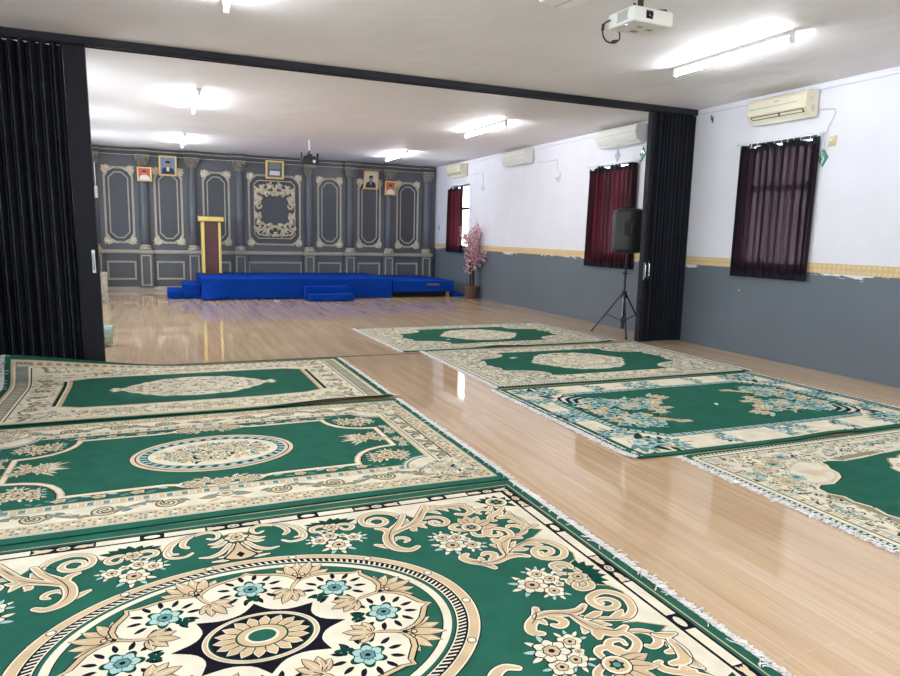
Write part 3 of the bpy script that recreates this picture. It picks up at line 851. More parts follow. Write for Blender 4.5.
def arc(cx, cy, r, a0, a1, n=10, ry=None):
    return [(cx + r * cos(math.radians(a0 + (a1 - a0) * k / n)), cy + (ry or r) * sin(math.radians(a0 + (a1 - a0) * k / n))) for k in range(n + 1)]

# ---------- middle left carpet: oval floral medallion, cut-corner frame
def pattern_oval():
    P = Pat(); hx, hy = 1.66, 1.115; rnd = random.Random(12)
    INKB = [('olive', .003), ('sand', -.002)]
    P.rect(1, 'cream', -1.615, 1.615, -1.045, 1.045)
    P.ring_rect(2, 'grey', 1.610, 1.038, .006)
    P.ring_rect(2, 'sand', 1.600, 1.030, .105)
    P.sym(*Q4)
    for j, (o, cols) in enumerate(((.012, ['grey', 'tan', 'sand', 'olive', 'tan', 'teal']), (.044, ['tan', 'cream', 'grey', 'tan', 'olive']), (.072, ['olive', 'teal', 'tan', 'grey', 'sand']))):
        dashes(P, 3, 0, 1.59, 1.030 - o - .022, 1.030 - o, .024, 'x', cols, .76)
        dashes(P, 3, 1.600 - o - .022, 1.600 - o, 0, 1.02, .028, 'y', cols, .76)
    P.line(4, 'dark', [(1.488, 0), (1.488, .62)], .008); P.line(4, 'rust', [(1.480, 0), (1.480, .62)], .006)
    P.line(4, 'tan', [(0, .922), (1.30, .922)], .008)
    # scroll band, long side
    for i, x in enumerate((.30, .62, .94, 1.22)):
        s = 1 if i % 2 else -1
        P.scroll(4, [('dark', .006), ('olive', .0005), ('sand', -.0065)], x, .835, .060, .8, 1.25, .026, s, tail=[(x + .11, .835 + s * .050), (x + .20, .835 + s * .012), (x + .27, .835 - s * .040)])
        for k in range(4):
            P.leaf(6, ('olive', 'grey', 'sand', 'teal')[k], x + .08 + .035 * k, .835 + s * .03 * (1 - k * .5), .06, .024, s * (.9 - k * .5), ol='dark', olw=.003)
        P.leaf(6, 'grey', x - .05, .80, .07, .03, 2.6, ol='olive', olw=.003); P.leaf(6, 'olive', x - .04, .87, .06, .026, -2.4, ol='dark', olw=.002)
    P.blob(5, 'dark', 0, .80, .046, .044, 0, 20, 5, .12); P.blob(6, 'sand', 0, .80, .040, .038, 0, 20, 5, .12); P.blob(7, 'olive', 0, .80, .020, .020); P.leaf(6, 'grey', .02, .80, .12, .04, .25, ol='dark', olw=.003); P.leaf(6, 'tan', .02, .86, .10, .03, .5); P.leaf(6, 'olive', .05, .84, .10, .03, -.1, ol='dark', olw=.003)
    # scroll band, short side
    for i in range(5):
        y = .06 + .13 * i
        s = 1 if i % 2 else -1
        P.leaf(5, 'olive', 1.437 - s * .045, y - .05, .13, .045, PI / 2 - s * .7, bend=.015, ol='dark', olw=.003); P.leaf(5, 'grey', 1.437 + s * .02, y, .09, .04, s * 1.1 + (0 if s > 0 else PI) * 0, ol='olive', olw=.003)
        P.leaf(6, 'sand', 1.437 - s * .02, y + .03, .07, .03, 2.4 * s, ol='dark', olw=.003); P.blob(7, 'dark', 1.437 + s * .03, y - .03, .012)
    # inner bands of small dashes
    P.line(4, 'grey', [(0, .745), (1.32, .745)], .006); P.line(4, 'grey', [(1.392, 0), (1.392, .70)], .006); P.line(4, 'dark', [(1.368, 0), (1.368, .70)], .007)
    dashes(P, 4, 0, 1.2, .690, .735, .040, 'x', ['grey', 'sand', 'teal', 'tan', 'sand'], .8)
    P.line(4, 'tan', [(0, .680), (1.2, .680)], .008)
    # green inside with rounded lobes at the corners
    lobe = [(0, .668), (1.13, .668)] + arc(1.33, .74, .20, 195, 262, 8) + [(1.325, .545), (1.325, 0)]
    P.poly(5, 'green', [(0, 0)] + lobe)
    P.line(6, 'olive', lobe, .007); P.line(6, 'sand', [(1.345, .545), (1.345, 0)], .02)
    # corner bosses
    P.blob(5, 'olive', 1.36, .82, .165, .125, 0, 30, 9, .06); P.blob(6, 'cream', 1.36, .82, .155, .115, 0, 30, 9, .06)
    P.line(7, 'grey', arc(1.34, .76, .225, 185, 268, 12), .045); P.line(8, 'cream', arc(1.34, .76, .225, 185, 268, 12), .012)
    florals(P, 8, rnd, 1.20, 1.60, .66, 1.02, 60, lambda x, y: (x - 1.38) ** 2 / .040 + (y - .83) ** 2 / .026 < 1, ['olive', 'teal', 'dark', 'tan', 'grey'], .9)
    P.flower(11, 1.33, .79, .06, ('sand', 'tan', 'olive'), ol='grey', lob=7); 
    # cut-corner frame with a bulge at the middle of each long side
    fr = [(0, .652), (.13, .645), (.21, .620), (.255, .575), (.31, .560), (.855, .560)] + [(.860, .50), (.885, .42), (.93, .345), (1.0, .285), (1.09, .248), (1.198, .232), (1.198, 0)]
    P.line(7, 'dark', [(x + .014, y + .012) for x, y in fr], .022); P.line(8, 'tan', fr, .040); P.line(9, 'cream', fr, .024)
    P.line(7, 'deep', [(0, .61), (.19, .588), (.24, .55), (.30, .535), (.83, .535)], .012)
    # flowers outside the frame
    P.bouquet(9, (1.075, .455), [(1.00, .50), (1.01, .42), (1.15, .50), (1.18, .42), (1.10, .375)], (1.22, .46), .062, cols=('sand', 'tan', 'dark'))
    P.bouquet(9, (1.275, .11), [(1.285, .18), (1.262, .24)], (1.265, .055), .040, cols=('sand', 'mint', 'teal'))
    for i in range(9):
        x = .33 + .066 * i
        if i % 3 == 2: P.flower(9, x, .614, .036, ('sand', 'tan', 'olive'), ol='dark', lob=5, sq=.75)
        else: P.leaf(9, 'teal' if i % 2 else 'mint', x - .03, .612 + (.012 if i % 2 else -.012), .066, .026, .3 if i % 2 else -.3, ol='dark', olw=.003)
    for i in range(5): P.leaf(9, 'teal', .80 + .045 * i, .60 + .008 * i, .05, .02, .8 if i % 2 else -.5, ol='dark', olw=.002)
    P.sym((1, 1), (1, -1), (-1, 1), (-1, -1))
    P.bouquet(10, (.02, .585), [(.10, .565), (.17, .585), (.13, .615)], (.21, .60), .050, cols=('sand', 'tan', 'olive'))
    for k in range(5): P.leaf(9, 'tan' if k % 2 else 'cream', .06 + .04 * k, .54 - .01 * (k % 2), .07, .022, -.9 + .5 * k)
    P.sym((1, 1), (-1, 1))
    P.bouquet(10, (1.08, .0), [(1.02, .05), (1.02, -.05), (1.12, .07), (1.14, -.05)], (1.0, 0), .055, cols=('sand', 'tan', 'olive'))
    for k in range(9): P.leaf(10, 'cream' if k % 2 else 'tan', 1.06, 0, .15 + .03 * (k % 3), .03, PI - .9 + .225 * k)
    P.leaf(10, 'tan', 1.09, -.02, .14, .05, -.5)
    # oval
    P.sym()
    def el(z, m, a, b, n=90): P.poly(z, m, [(a * cos(2 * PI * k / n), b * sin(2 * PI * k / n)) for k in range(n)])
    el(10, 'dark', .530, .394); el(11, 'sand', .524, .388); el(12, 'rust', .497, .362); el(13, 'dark', .492, .357); el(14, 'sand', .488, .352); el(15, 'blue', .468, .330)
    for k in range(72):
        t = 2 * PI * k / 72; d = 2 * PI / 72
        P.poly(16, 'deep' if k % 2 else 'mint', [(.462 * cos(t), .324 * sin(t)), (.462 * cos(t + d * .7), .324 * sin(t + d * .7)), (.425 * cos(t + d), .286 * sin(t + d)), (.425 * cos(t + d * .3), .286 * sin(t + d * .3))])
    el(17, 'dark', .424, .284); el(18, 'cream', .418, .277)
    florals(P, 19, random.Random(4), -.36, .36, -.22, .22, 230, lambda x, y: x * x / .12 + y * y / .036 < 1, ['olive', 'dark', 'deep', 'tan', 'grey', 'olive', 'tan'], 1.0)
    for x, y in ((-.18, .0), (.0, .05), (.17, -.03), (-.07, -.09), (.09, .09)): P.flower(23, x, y, .038, ('sand', 'tan', 'dark'), ol='olive', lob=6)
    return P, hx, hy

# ---------- far left carpet: plain green field, pointed lobed medallion
def pattern_pointed():
    P = Pat(); hx, hy = 1.66, 1.13; rnd = random.Random(3)
    P.rect(1, 'tan', -1.605, 1.605, -1.06, 1.06); P.rect(2, 'cream', -1.585, 1.585, -1.045, 1.045)
    P.sym(*Q4)
    P.rect(3, 'grey', 1.46, 1.565, 0, 1.03)
    for i in range(34):
        P.rect(4, 'olive' if i % 2 else 'sand', 1.475, 1.550, .012 + i * .030, .030 + i * .030)
    P.rect(3, 'sand', 0, 1.585, .965, 1.045)
    for i in range(20):
        x = .04 + i * .078
        P.poly(4, 'tan', [(x - .030, .972), (x + .030, .972), (x + .018, 1.036), (x - .018, 1.036)]); P.blob(5, 'grey' if i % 2 else 'teal', x, 1.004, .022, .018)
    P.line(4, 'dark', [(1.435, 0), (1.435, .94)], .010); P.line(4, 'tan', [(0, .950), (1.42, .950)], .010)
    # cream bands with scrolls
    for i in range(4):
        y = .12 + .23 * i; s = 1 if i % 2 else -1
        P.scroll(4, [('dark', .004), ('olive', 0)], 1.30, y, .055, .5, 1.2, .020, s, tail=[(1.30 - s * .08, y + .07), (1.30 - s * .05, y + .14)])
        P.leaf(6, 'grey', 1.30, y + .06, .10, .04, 1.2 * s, ol='olive', olw=.003); P.leaf(6, 'tan', 1.34, y - .05, .08, .035, 2 * s, ol='olive', olw=.003)
    florals(P, 4, rnd, 1.18, 1.41, 0, .94, 55, lambda x, y: True, ['olive', 'grey', 'tan', 'teal'], .9)
    florals(P, 4, rnd, 0, 1.20, .70, .93, 80, lambda x, y: True, ['tan', 'olive', 'olive', 'grey', 'tan'], 1.25)
    for i in range(4):
        x = .16 + .32 * i; P.scroll(6, [('olive', .003), ('tan', 0)], x, .80, .05, .5, 1.1, .020, 1 if i % 2 else -1, tail=[(x + .12, .82), (x + .2, .78)])
    # field
    fld = [(0, .63), (.55, .635), (.95, .62), (1.02, .58), (1.105, .545), (1.105, 0)]
    P.poly(8, 'green', [(0, 0)] + fld)
    P.line(9, 'tan', fld, .030); P.line(10, 'sand', [(x, y + .006) for x, y in fld[:5]], .012)
    P.line(9, 'deep', [(1.150, 0), (1.150, .52)], .030); P.line(9, 'tan', [(1.172, 0), (1.172, .54)], .010)
    # medallion
    prof = [(0, .415), (.12, .405), (.20, .375), (.27, .385), (.34, .345), (.40, .285), (.46, .265), (.50, .20), (.56, .165), (.595, .115), (.62, .065), (.66, .045), (.69, .075), (.735, .085), (.72, .045), (.755, .0)]
    def ring(z, m, f): P.poly(z, m, [(0, 0)] + [(x * f, y * f) for x, y in prof])
    ring(9, 'olive', 1.02); ring(10, 'cream', 1.0)
    florals(P, 11, rnd, 0, .62, 0, .38, 52, lambda x, y: inside((x, y), [(0, 0)] + [(a * .93, b * .93) for a, b in prof]), ['olive', 'tan', 'olive', 'grey'], 1.15)
    P.sym()
    def el(z, m, a, b, n=60): P.poly(z, m, [(a * cos(2 * PI * k / n), b * sin(2 * PI * k / n)) for k in range(n)])
    el(15, 'olive', .35, .235); el(16, 'cream', .342, .227); el(17, 'olive', .29, .18); el(18, 'cream', .284, .174)
    florals(P, 19, rnd, -.26, .26, -.15, .15, 34, lambda x, y: x * x / .06 + y * y / .02 < 1, ['olive', 'tan', 'deep', 'olive'], 1.1)
    P.sym((1, 1), (-1, 1)); P.blob(12, 'olive', .675, 0, .022); P.blob(13, 'tan', .675, 0, .014)
    return P, hx, hy

# ---------- two far right carpets (and the nearest right one): cream mottled florals, star-shaped green field
def pattern_star(seed, big=False):
    P = Pat(); hx, hy = 1.65, 1.13; rnd = random.Random(seed)
    P.rect(1, 'cream', -1.605, 1.605, -1.075, 1.075)
    P.sym(*Q4)
    dashes(P, 2, 0, 1.60, 1.078, 1.100, .036, 'x', ['cream'], .55); dashes(P, 2, 1.612, 1.632, 0, 1.07, .036, 'y', ['cream'], .55)
    P.line(2, 'deep', [(0, 1.040), (1.565, 1.040), (1.565, 0)], .012); P.line(2, 'olive', [(0, .985), (1.50, .985), (1.50, 0)], .008)
    dashes(P, 2, 0, 1.56, 1.000, 1.030, .042, 'x', ['sand', 'olive', 'sand', 'mint'], .7); dashes(P, 2, 1.515, 1.55, 0, 1.03, .042, 'y', ['sand', 'olive', 'sand', 'mint'], .7)
    if big:
        fld = [(0, .70), (.20, .69), (.42, .665), (.60, .66), (.72, .70), (.80, .69), (.815, .63), (.86, .57), (.885, .49), (.94, .43), (1.02, .39), (1.10, .355), (1.20, .37), (1.27, .33), (1.29, .24), (1.24, .17), (1.26, .09), (1.23, 0)]
    else:
        fld = [(0, .74), (.30, .735), (.55, .745), (.72, .735), (.81, .715), (.775, .66), (.765, .59), (.79, .52), (.85, .46), (.95, .41), (1.06, .375), (1.16, .36), (1.215, .31), (1.185, .25), (1.175, .19), (1.225, .13), (1.22, .06), (1.27, 0)]
    fp = [(0, 0)] + fld
    florals(P, 4, rnd, 0, 1.50, 0, .985, 350, lambda x, y: not inside((x, y), fp), ['olive', 'dark', 'teal', 'olive', 'grey', 'deep', 'mint'] , 1.0)
    P.poly(8, 'green', fp)
    P.line(9, 'dark', fld, .012); P.line(10, 'cream', [(x + .006, y + .008) for x, y in fld], .018)
    if big:
        P.poly(7, 'sand', [(.83, .69), (.87, .58), (.91, .48), (1.0, .415), (1.12, .38), (1.22, .40), (1.25, .50), (1.20, .62), (1.08, .72), (.95, .76)]); P.poly(7.5, 'cream', [(.845, .68), (.885, .58), (.925, .49), (1.01, .43), (1.12, .395), (1.205, .415), (1.23, .50), (1.185, .61), (1.07, .705), (.95, .745)])
        for k in range(6): P.stroke(7.8, [('sand', 0)], [(1.16 - .03 * k, .62 - .0 * k), (1.08 - .03 * k, .54), (1.03 - .025 * k, .46 + .03 * k)], .018, .4, .3)
        P.poly(9, 'olive', [(.62, .68), (.18, .71), (.18, .76), (.68, .73)]); P.poly(9, 'olive', [(1.245, .0), (1.27, .09), (1.25, .17), (1.30, .25), (1.33, .22), (1.30, .13), (1.31, .0)])
        for x, y in ((1.30, .72), (1.12, .82), (1.36, .48)): P.flower(9, x, y, .075, ('sand', 'tan', 'teal'), ol='olive', lob=7); P.flower(9, x - .13, y + .05, .05, ('mint', 'teal', 'dark'), ol='olive', lob=6)
    # medallion
    k_ = (1.04, 1.15) if big else (1, 1)
    prof = [(0, .54), (.10, .535), (.17, .50), (.24, .515), (.31, .465), (.36, .41), (.42, .385), (.45, .30), (.50, .26), (.53, .17), (.59, .13), (.60, .06), (.66, 0)]
    prof = [(x * k_[0], y * k_[1]) for x, y in prof]
    P.poly(9, 'olive', [(0, 0)] + [(x * 1.02, y * 1.025) for x, y in prof]); P.poly(10, 'cream', [(0, 0)] + prof)
    florals(P, 11, rnd, 0, .6, 0, .52, 85, lambda x, y: inside((x, y), [(0, 0)] + [(a * .95, b * .95) for a, b in prof]), ['olive', 'dark', 'tan', 'grey', 'teal'], .9)
    P.sym()
    def el(z, m, a, b, n=60): P.poly(z, m, [(a * cos(2 * PI * k / n), b * sin(2 * PI * k / n)) for k in range(n)])
    el(15, 'olive', .36, .30); el(16, 'cream', .35, .29)
    florals(P, 17, rnd, -.30, .30, -.25, .25, 84, lambda x, y: x * x / .075 + y * y / .052 < 1, ['tan', 'olive', 'sand', 'grey'], .9)
    el(21, 'tan', .16, .11, 24); el(22, 'cream', .145, .096, 24); florals(P, 23, rnd, -.12, .12, -.08, .08, 16, lambda x, y: True, ['olive', 'dark', 'tan'], .8)
    return P, hx, hy

# ---------- right carpet with blue-green flower sprays in a chain-edged octagon
def pattern_spray():
    P = Pat(); hx, hy = 1.65, 1.12; rnd = random.Random(31)
    P.rect(1, 'cream', -1.55, 1.55, -1.055, 1.055)
    P.rect(1, 'cream', 1.595, 1.61, -1.1, 1.1); P.rect(1, 'cream', -1.61, -1.595, -1.1, 1.1)
    octo = [(1.05, .725), (1.325, .44), (1.325, -.44), (1.05, -.725), (-1.05, -.725), (-1.325, -.44), (-1.325, .44), (-1.05, .725)]
    P.poly(2, 'green', octo)
    P.line(3, 'dark', octo, .080, True); P.line(4, 'mint', octo, .070, True)
    for i in range(8):
        (x1, y1), (x2, y2) = octo[i], octo[(i + 1) % 8]; L = math.hypot(x2 - x1, y2 - y1); n = int(L / .052)
        ux, uy = (x2 - x1) / L, (y2 - y1) / L; a = math.atan2(uy, ux)
        for k in range(n):
            t = (k + .5) / n; x, y = x1 + (x2 - x1) * t, y1 + (y2 - y1) * t
            P.poly(5, 'dark' if k % 2 else 'teal', [(x - ux * .017 - uy * .022, y - uy * .017 + ux * .022), (x + ux * .005 - uy * .022, y + uy * .005 + ux * .022), (x + ux * .017 + uy * .022, y + uy * .017 - ux * .022), (x - ux * .005 + uy * .022, y - uy * .005 - ux * .022)])
        P.line(5, 'deep', [(x1 - uy * .032, y1 + ux * .032), (x2 - uy * .032, y2 + ux * .032)], .006); P.line(5, 'deep', [(x1 + uy * .032, y1 - ux * .032), (x2 + uy * .032, y2 - ux * .032)], .006)
    # chevron brackets on two of the cut corners, big flowers on all four
    P.sym((1, -1), (-1, 1))
    for k, c in enumerate(('dark', 'cream', 'dark', 'mint', 'dark', 'cream', 'dark')):
        o = -.05 * 1 + .028 * k
        P.stroke(6, [(c, 0)], [(1.02 - o, .62 - o), (1.10 - o, .60 - o), (1.17 - o, .56 - o), (1.20 - o, .48 - o), (1.215 - o, .41 - o)], .030, .5, .5)
    P.sym((1, 1), (-1, -1), (1, -1), (-1, 1))
    def spray(z, x, y, s, a):
        for k in range(9):
            b = a + (k - 4) * .42; L = s * rnd.uniform(.9, 1.3)
            P.leaf(z, rnd.choice(['teal', 'blue', 'deep']), x + .3 * s * cos(b), y + .3 * s * sin(b), L, L * .30, b, ol='deep', olw=.003)
        for k in range(3):
            b = a + (k - 1) * .9; P.flower(z + 2, x + s * .55 * cos(b), y + s * .5 * sin(b), s * .34, ('mint', 'teal', 'deep'), ol='blue', lob=6, rot=b)
        P.flower(z + 5, x, y, s * .42, ('cream', 'mint', 'teal'), ol='blue', lob=7)
        P.leaf(z, 'tan', x + s * cos(a), y + s * sin(a), s * .8, s * .22, a, ol='olive', olw=.003)
    spray(12, 1.40, .80, .17, 2.4); spray(3, 1.22, .90, .14, PI); spray(21, 1.45, .60, .12, -1.5)
    spray(3, 1.46, .14, .13, -1.57); P.leaf(3, 'tan', 1.47, -.02, .16, .03, -1.5); 
    P.sym((1, 1), (-1, -1)); spray(3, .08, .895, .12, PI); spray(3, .62, .90, .10, 0)
    P.sym((1, -1), (-1, 1)); spray(3, .12, .895, .12, 0); spray(3, .66, .90, .10, PI); P.leaf(3, 'tan', .25, .90, .18, .03, 0)
    # inner flower sprays, turned half round on the other side
    P.sym((1, 1), (-1, -1))
    body = [(-1.22, .36), (-1.0, .50), (-.7, .44), (-.48, .42), (-.36, .25), (-.52, .10), (-.56, -.08), (-.72, -.20), (-.80, -.38), (-1.02, -.52), (-1.22, -.36)]
    body2 = [(x * .96 - .02, y * .96) for x, y in body]
    n = 0; t = 0; pts = []
    while n < 74 and t < 4000:
        t += 1
        x, y = rnd.uniform(-1.24, -.34), rnd.uniform(-.52, .52)
        if not inside((x, y), body2) or any((x - a) ** 2 + (y - b) ** 2 < .066 ** 2 for a, b in pts): continue
        if abs(x + .78) < .16 and abs(y + .02) < .09: continue
        pts.append((x, y)); n += 1; k = rnd.random()
        for q in range(3):
            b = rnd.uniform(0, 2 * PI); P.leaf(4 + q % 2, rnd.choice(['teal', 'blue', 'mint', 'deep']), x + .02 * cos(b), y + .02 * sin(b), .085, .03, b, ol='deep', olw=.003)
        if k < .30: P.flower(7, x, y, .056, ('mint', 'blue', 'deep'), ol='deep', lob=6, rot=k * 9)
        elif k < .50: P.flower(7, x, y, .050, ('cream', 'mint', 'tan'), ol='deep', lob=5, rot=k * 9)
        elif k < .70: P.flower(7, x, y, .044, ('tan', 'sand', 'dark'), ol='olive', lob=5, rot=k * 9)
        elif k < .86: P.blob(7, 'mint', x, y, .04, .026, k * 20, 12, 4, .2)
    for x, y, a in ((-.26, .34, .1), (-.40, .30, -.3), (-.66, -.40, -.3), (-.74, -.32, -.6), (-.50, .02, -.2), (-.30, .40, .5)):
        P.leaf(6, 'mint', x - .06, y + .01, .18, .05, a + .25, ol='deep', olw=.003); P.leaf(7, 'tan', x, y, .115, .055, a, ol='olive', olw=.003); P.flower(8, x, y, .045, ('tan', 'sand', 'dark'), ol='olive', lob=5)
    return P, hx, hy

def sst(a, b, x):
    t = max(0, min(1, (x - a) / (b - a))); return t * t * (3 - 2 * t)
def warp_far_left(x, y):
    # far edge climbs against the folding partition; near edge rides over the next carpet
    X = x + .31
    lift = .20 * (1 - sst(-1.62, .48, X)) ** 1.25
    dz = lift * sst(.62, 1.20, y) ** 1.6 * 1.12
    near = 1 - sst(-1.13, -.98, y)
    dz += near * (.019 + .022 * math.exp(-((X - 1.35) / .40) ** 2) )
    dy = .095 * sst(.55, 1.95, X) * (1 - sst(-1.13, .2, y)) - .012 * sin(2.1 * X) * near
    return (-.10 * (lift / .2) * sst(.2, 1.13, y), dy - .05 * (lift / .2) * sst(.8, 1.13, y), dz)
def wavy(seed, amp=.006, edge=.0):
    r = random.Random(seed); ph = [r.uniform(0, 6) for _ in range(4)]
    def f(x, y):
        w = amp * max(0, sin(2.3 * x + ph[0]) * sin(2.9 * y + ph[1])) ** 2
        e = edge * max(0, sin(3.1 * x + ph[2])) ** 3 * (1 - sst(-1.13, -.92, y))
        return (0, .010 * sin(1.7 * x + ph[3]), w + e)
    return f

P, hx, hy = pattern_petal_medallion()
carpet(P, hx, hy, (.310, 2.430, 0), (0, 0, 0), 'nearest left green carpet with eight-petal oval medallion and tan scrolling leaves', seed=1)
P, hx, hy = pattern_oval()
carpet(P, hx, hy, (.315, 4.752, 0), (0, 0, 0), 'middle left green carpet with cream oval medallion inside a cut-corner frame', seed=2, warp=wavy(2, .003), cell=.12)
P, hx, hy = pattern_pointed()
carpet(P, hx, hy, (.310, 6.945, 0), (0, 0, 0), 'far left green carpet, pointed lobed medallion, back edge lifted against the black partition', seed=3, warp=warp_far_left, cell=.08)
P, hx, hy = pattern_star(7)
carpet(P, hx, hy, (4.52, 9.44, 0), (0, 0, math.radians(1.0)), 'farthest right carpet, cream mottled with star-shaped green field, beside the speaker stand', seed=4, warp=wavy(4, .004, .02), cell=.15)
P, hx, hy = pattern_star(9)
carpet(P, hx, hy, (4.77, 7.10, 0), (0, 0, math.radians(-.9)), 'cream mottled carpet with star-shaped green field in front of the right folding partition', seed=5, warp=wavy(5, .004), cell=.15)
P, hx, hy = pattern_spray()
carpet(P, hx, hy, (4.66, 4.795, 0), (0, 0, 0), 'green carpet with blue-green flower sprays inside a chain-edged octagon', seed=6, warp=wavy(8, .004, .018), cell=.12)
P, hx, hy = pattern_star(15, True)
carpet(P, hx, hy, (4.985, 2.51, 0), (0, 0, 0), 'nearest right carpet cut by the frame, cream florals and lobes round green', seed=7)
# ------------------------------------------------------------------ classical panelling across the end wall
M['pan'] = mat('slate panel paint', (.098, .104, .122, 1), .42, .45, var=.10, vscale=2)
M['pan_dark'] = mat('dark slate panel paint', (.060, .065, .080, 1), .42, .45, var=.10, vscale=2)
M['taupe'] = mat('taupe moulding', (.42, .39, .33, 1), .42, .5, var=.10, vscale=6)
M['orn'] = mat('antique gold ornament', (.62, .55, .41, 1), .38, .5, metal=.1, var=.2, vscale=14)
M['plinth'] = mat('pale baseboard paint', (.46, .43, .40, 1), .35, .5)
M['capital'] = mat('dull gilded capital', (.20, .185, .155, 1), .42, .5, var=.35, vscale=16)
COLS = [-1.32, -.24, .86, 1.965, 3.72, 4.815, 5.905, 7.01]
pan = thing('wall_panelling', 'dark grey classical panelling with columns and gilded mouldings behind the blue stage', 'panelling', ((XL + XR) / 2, YB, 0))
PX = (XL + XR) / 2
def pobj(name, bm, m, parent=None, smooth=None, bevel=0): 
    o = obj(name, bm, m, parent or pan, smooth=smooth, bevel=bevel)
    return o
def loop_mould(bm, pts, w, h, y0=0.0, mi=0):
    """raised moulding along a closed outline in the x-z plane, bulging towards the hall (-y)"""
    n = len(pts); V = [Vector(p) for p in pts]
    nor = []
    for i in range(n):
        d1 = (V[i] - V[i - 1]).normalized(); d2 = (V[(i + 1) % n] - V[i]).normalized()
        n1 = Vector((-d1.y, d1.x)); n2 = Vector((-d2.y, d2.x)); m = (n1 + n2).normalized(); nor.append(m / max(.5, m.dot(n1)))
    prof = [(-.5, 0), (-.42, .75), (-.15, .55), (.12, 1.0), (.42, .6), (.5, 0)]
    rings = [[bm.verts.new((V[i].x + nor[i].x * a * w, y0 - b * h, V[i].y + nor[i].y * a * w)) for i in range(n)] for a, b in prof]
    for r, q in zip(rings, rings[1:]):
        for i in range(n):
            f = bm.faces.new((r[i], r[(i + 1) % n], q[(i + 1) % n], q[i])); f.material_index = mi
def octo(x, z0, z1, hw, c, concave=True):
    """rectangle with stepped corners, counter-clockwise in x-z"""
    z0, z1 = z0, z1
    if concave:
        k = .70
        def cn(sx, zz, sz):  # quarter bite
            return [(x + sx * (hw - c * cos(t)), zz - sz * (c * sin(t))) if False else (x + sx * (hw - c * (1 - k + k * (1 - cos(t)))), zz - sz * c * (1 - sin(t) * k - (1 - k) * 0)) for t in ()]
    return [(x - hw + c, z0), (x + hw - c, z0), (x + hw, z0 + c), (x + hw, z1 - c), (x + hw - c, z1), (x - hw + c, z1), (x - hw, z1 - c), (x - hw, z0 + c)]
bm = BM(); box(bm, XL - PX + .005, XR - PX - .025, 0, .095, 0.0, H - .002); pobj('panel_board', bm, M['pan'])
bm = BM(); box(bm, XL - PX + .005, XR - PX - .025, -.035, -.0005, 0, .075); box(bm, XL - PX + .005, XR - PX - .025, -.022, -.0005, .075, .10); tag(pobj('baseboard', bm, M['plinth'], bevel=.006), 'pale skirting board')
# rail at chair height and cornice, broken forward over each column
def run(name, prof, m, fwd):
    bm = BM()
    segs = []; prev = XL - PX + .005
    for c in COLS:
        a, b = c - PX - .17, c - PX + .17
        segs.append((prev, max(prev, a), 0)); segs.append((max(prev, a), min(b, XR - PX - .025), fwd)); prev = b
    for a, b, f in segs:
        if b - a < .01: continue
        for z0, z1, d in prof: box(bm, a, b, -(d + f), -.0005, z0, z1)
    return pobj(name, bm, m, bevel=.004)
run('dado_rail', [(.90, .925, .03), (.925, .965, .055), (.965, .99, .04)], M['taupe'], .10)
run('cornice', [(3.20, 3.235, .04), (3.235, 3.30, .025), (3.30, 3.335, .07), (3.335, 3.372, .10)], M['pan_dark'], .10)
bm = BM(); segs = []; prev = XL - PX + .005
for c in COLS:
    a, b = c - PX - .17, min(c - PX + .17, XR - PX - .025)
    if a > prev: segs.append((prev, a, 0))
    segs.append((max(a, prev), b, .10)); prev = b
for a, b, f in segs:
    box(bm, a, b, -(.075 + f), -(.045 + f), 3.312, 3.325); box(bm, a, b, -(.048 + f), -(.02 + f), 3.212, 3.224)
tag(pobj('cornice_gilding', bm, M['orn']), 'gilded lines of the cornice')
def shaft(cx):
    col = None
    bm = BM()
    prof = [(.085, 1.09), (.105, 1.12), (.107, 1.6), (.104, 2.2), (.094, 2.95), (.09, 3.0)]
    lathe(bm, prof, 14, center=(cx, -.04), a0=PI, a1=2 * PI)
    col = pobj('column', bm, M['pan'], smooth=50)
    bm = BM(); lathe(bm, [(.13, .992), (.145, 1.01), (.145, 1.03), (.122, 1.045), (.118, 1.06), (.13, 1.075), (.128, 1.09), (.108, 1.10), (.10, 1.13)], 16, center=(cx, -.04), a0=PI, a1=2 * PI)
    pobj('column_base', bm, M['taupe'], col, smooth=50)
    bm = BM()
    lathe(bm, [(.10, 2.97), (.112, 2.985), (.10, 3.0), (.10, 3.03), (.14, 3.13), (.165, 3.16)], 14, center=(cx, -.04), a0=PI, a1=2 * PI)
    box(bm, cx - .165, cx + .165, -.19, -.001, 3.16, 3.20)
    for row, (zz, rr, n) in enumerate(((3.03, .112, 5), (3.085, .135, 4))):
        for k in range(n):
            a = PI + PI * (k + .5) / n
            ellipsoid(bm, (cx + rr * cos(a), -.04 + rr * sin(a), zz), .024, .018, .045, u=7, v=5)
    for s in (-1, 1): ellipsoid(bm, (cx + s * .135, -.165, 3.135), .035, .03, .035, u=8, v=6)
    cp = pobj('capital', bm, M['capital'], col, smooth=45)
    # pedestal
    bm = BM(); box(bm, cx - .165, cx + .165, -.10, -.001, .10, .90)
    pd = pobj('pedestal', bm, M['pan'], col, bevel=.006)
    bm = BM(); loop_mould(bm, [(cx - .10, .14), (cx + .10, .14), (cx + .10, .86), (cx - .10, .86)], .035, .014, -.1005)
    pobj('pedestal_frame', bm, M['taupe'], col, smooth=30)
for c in COLS: shaft(c - PX)
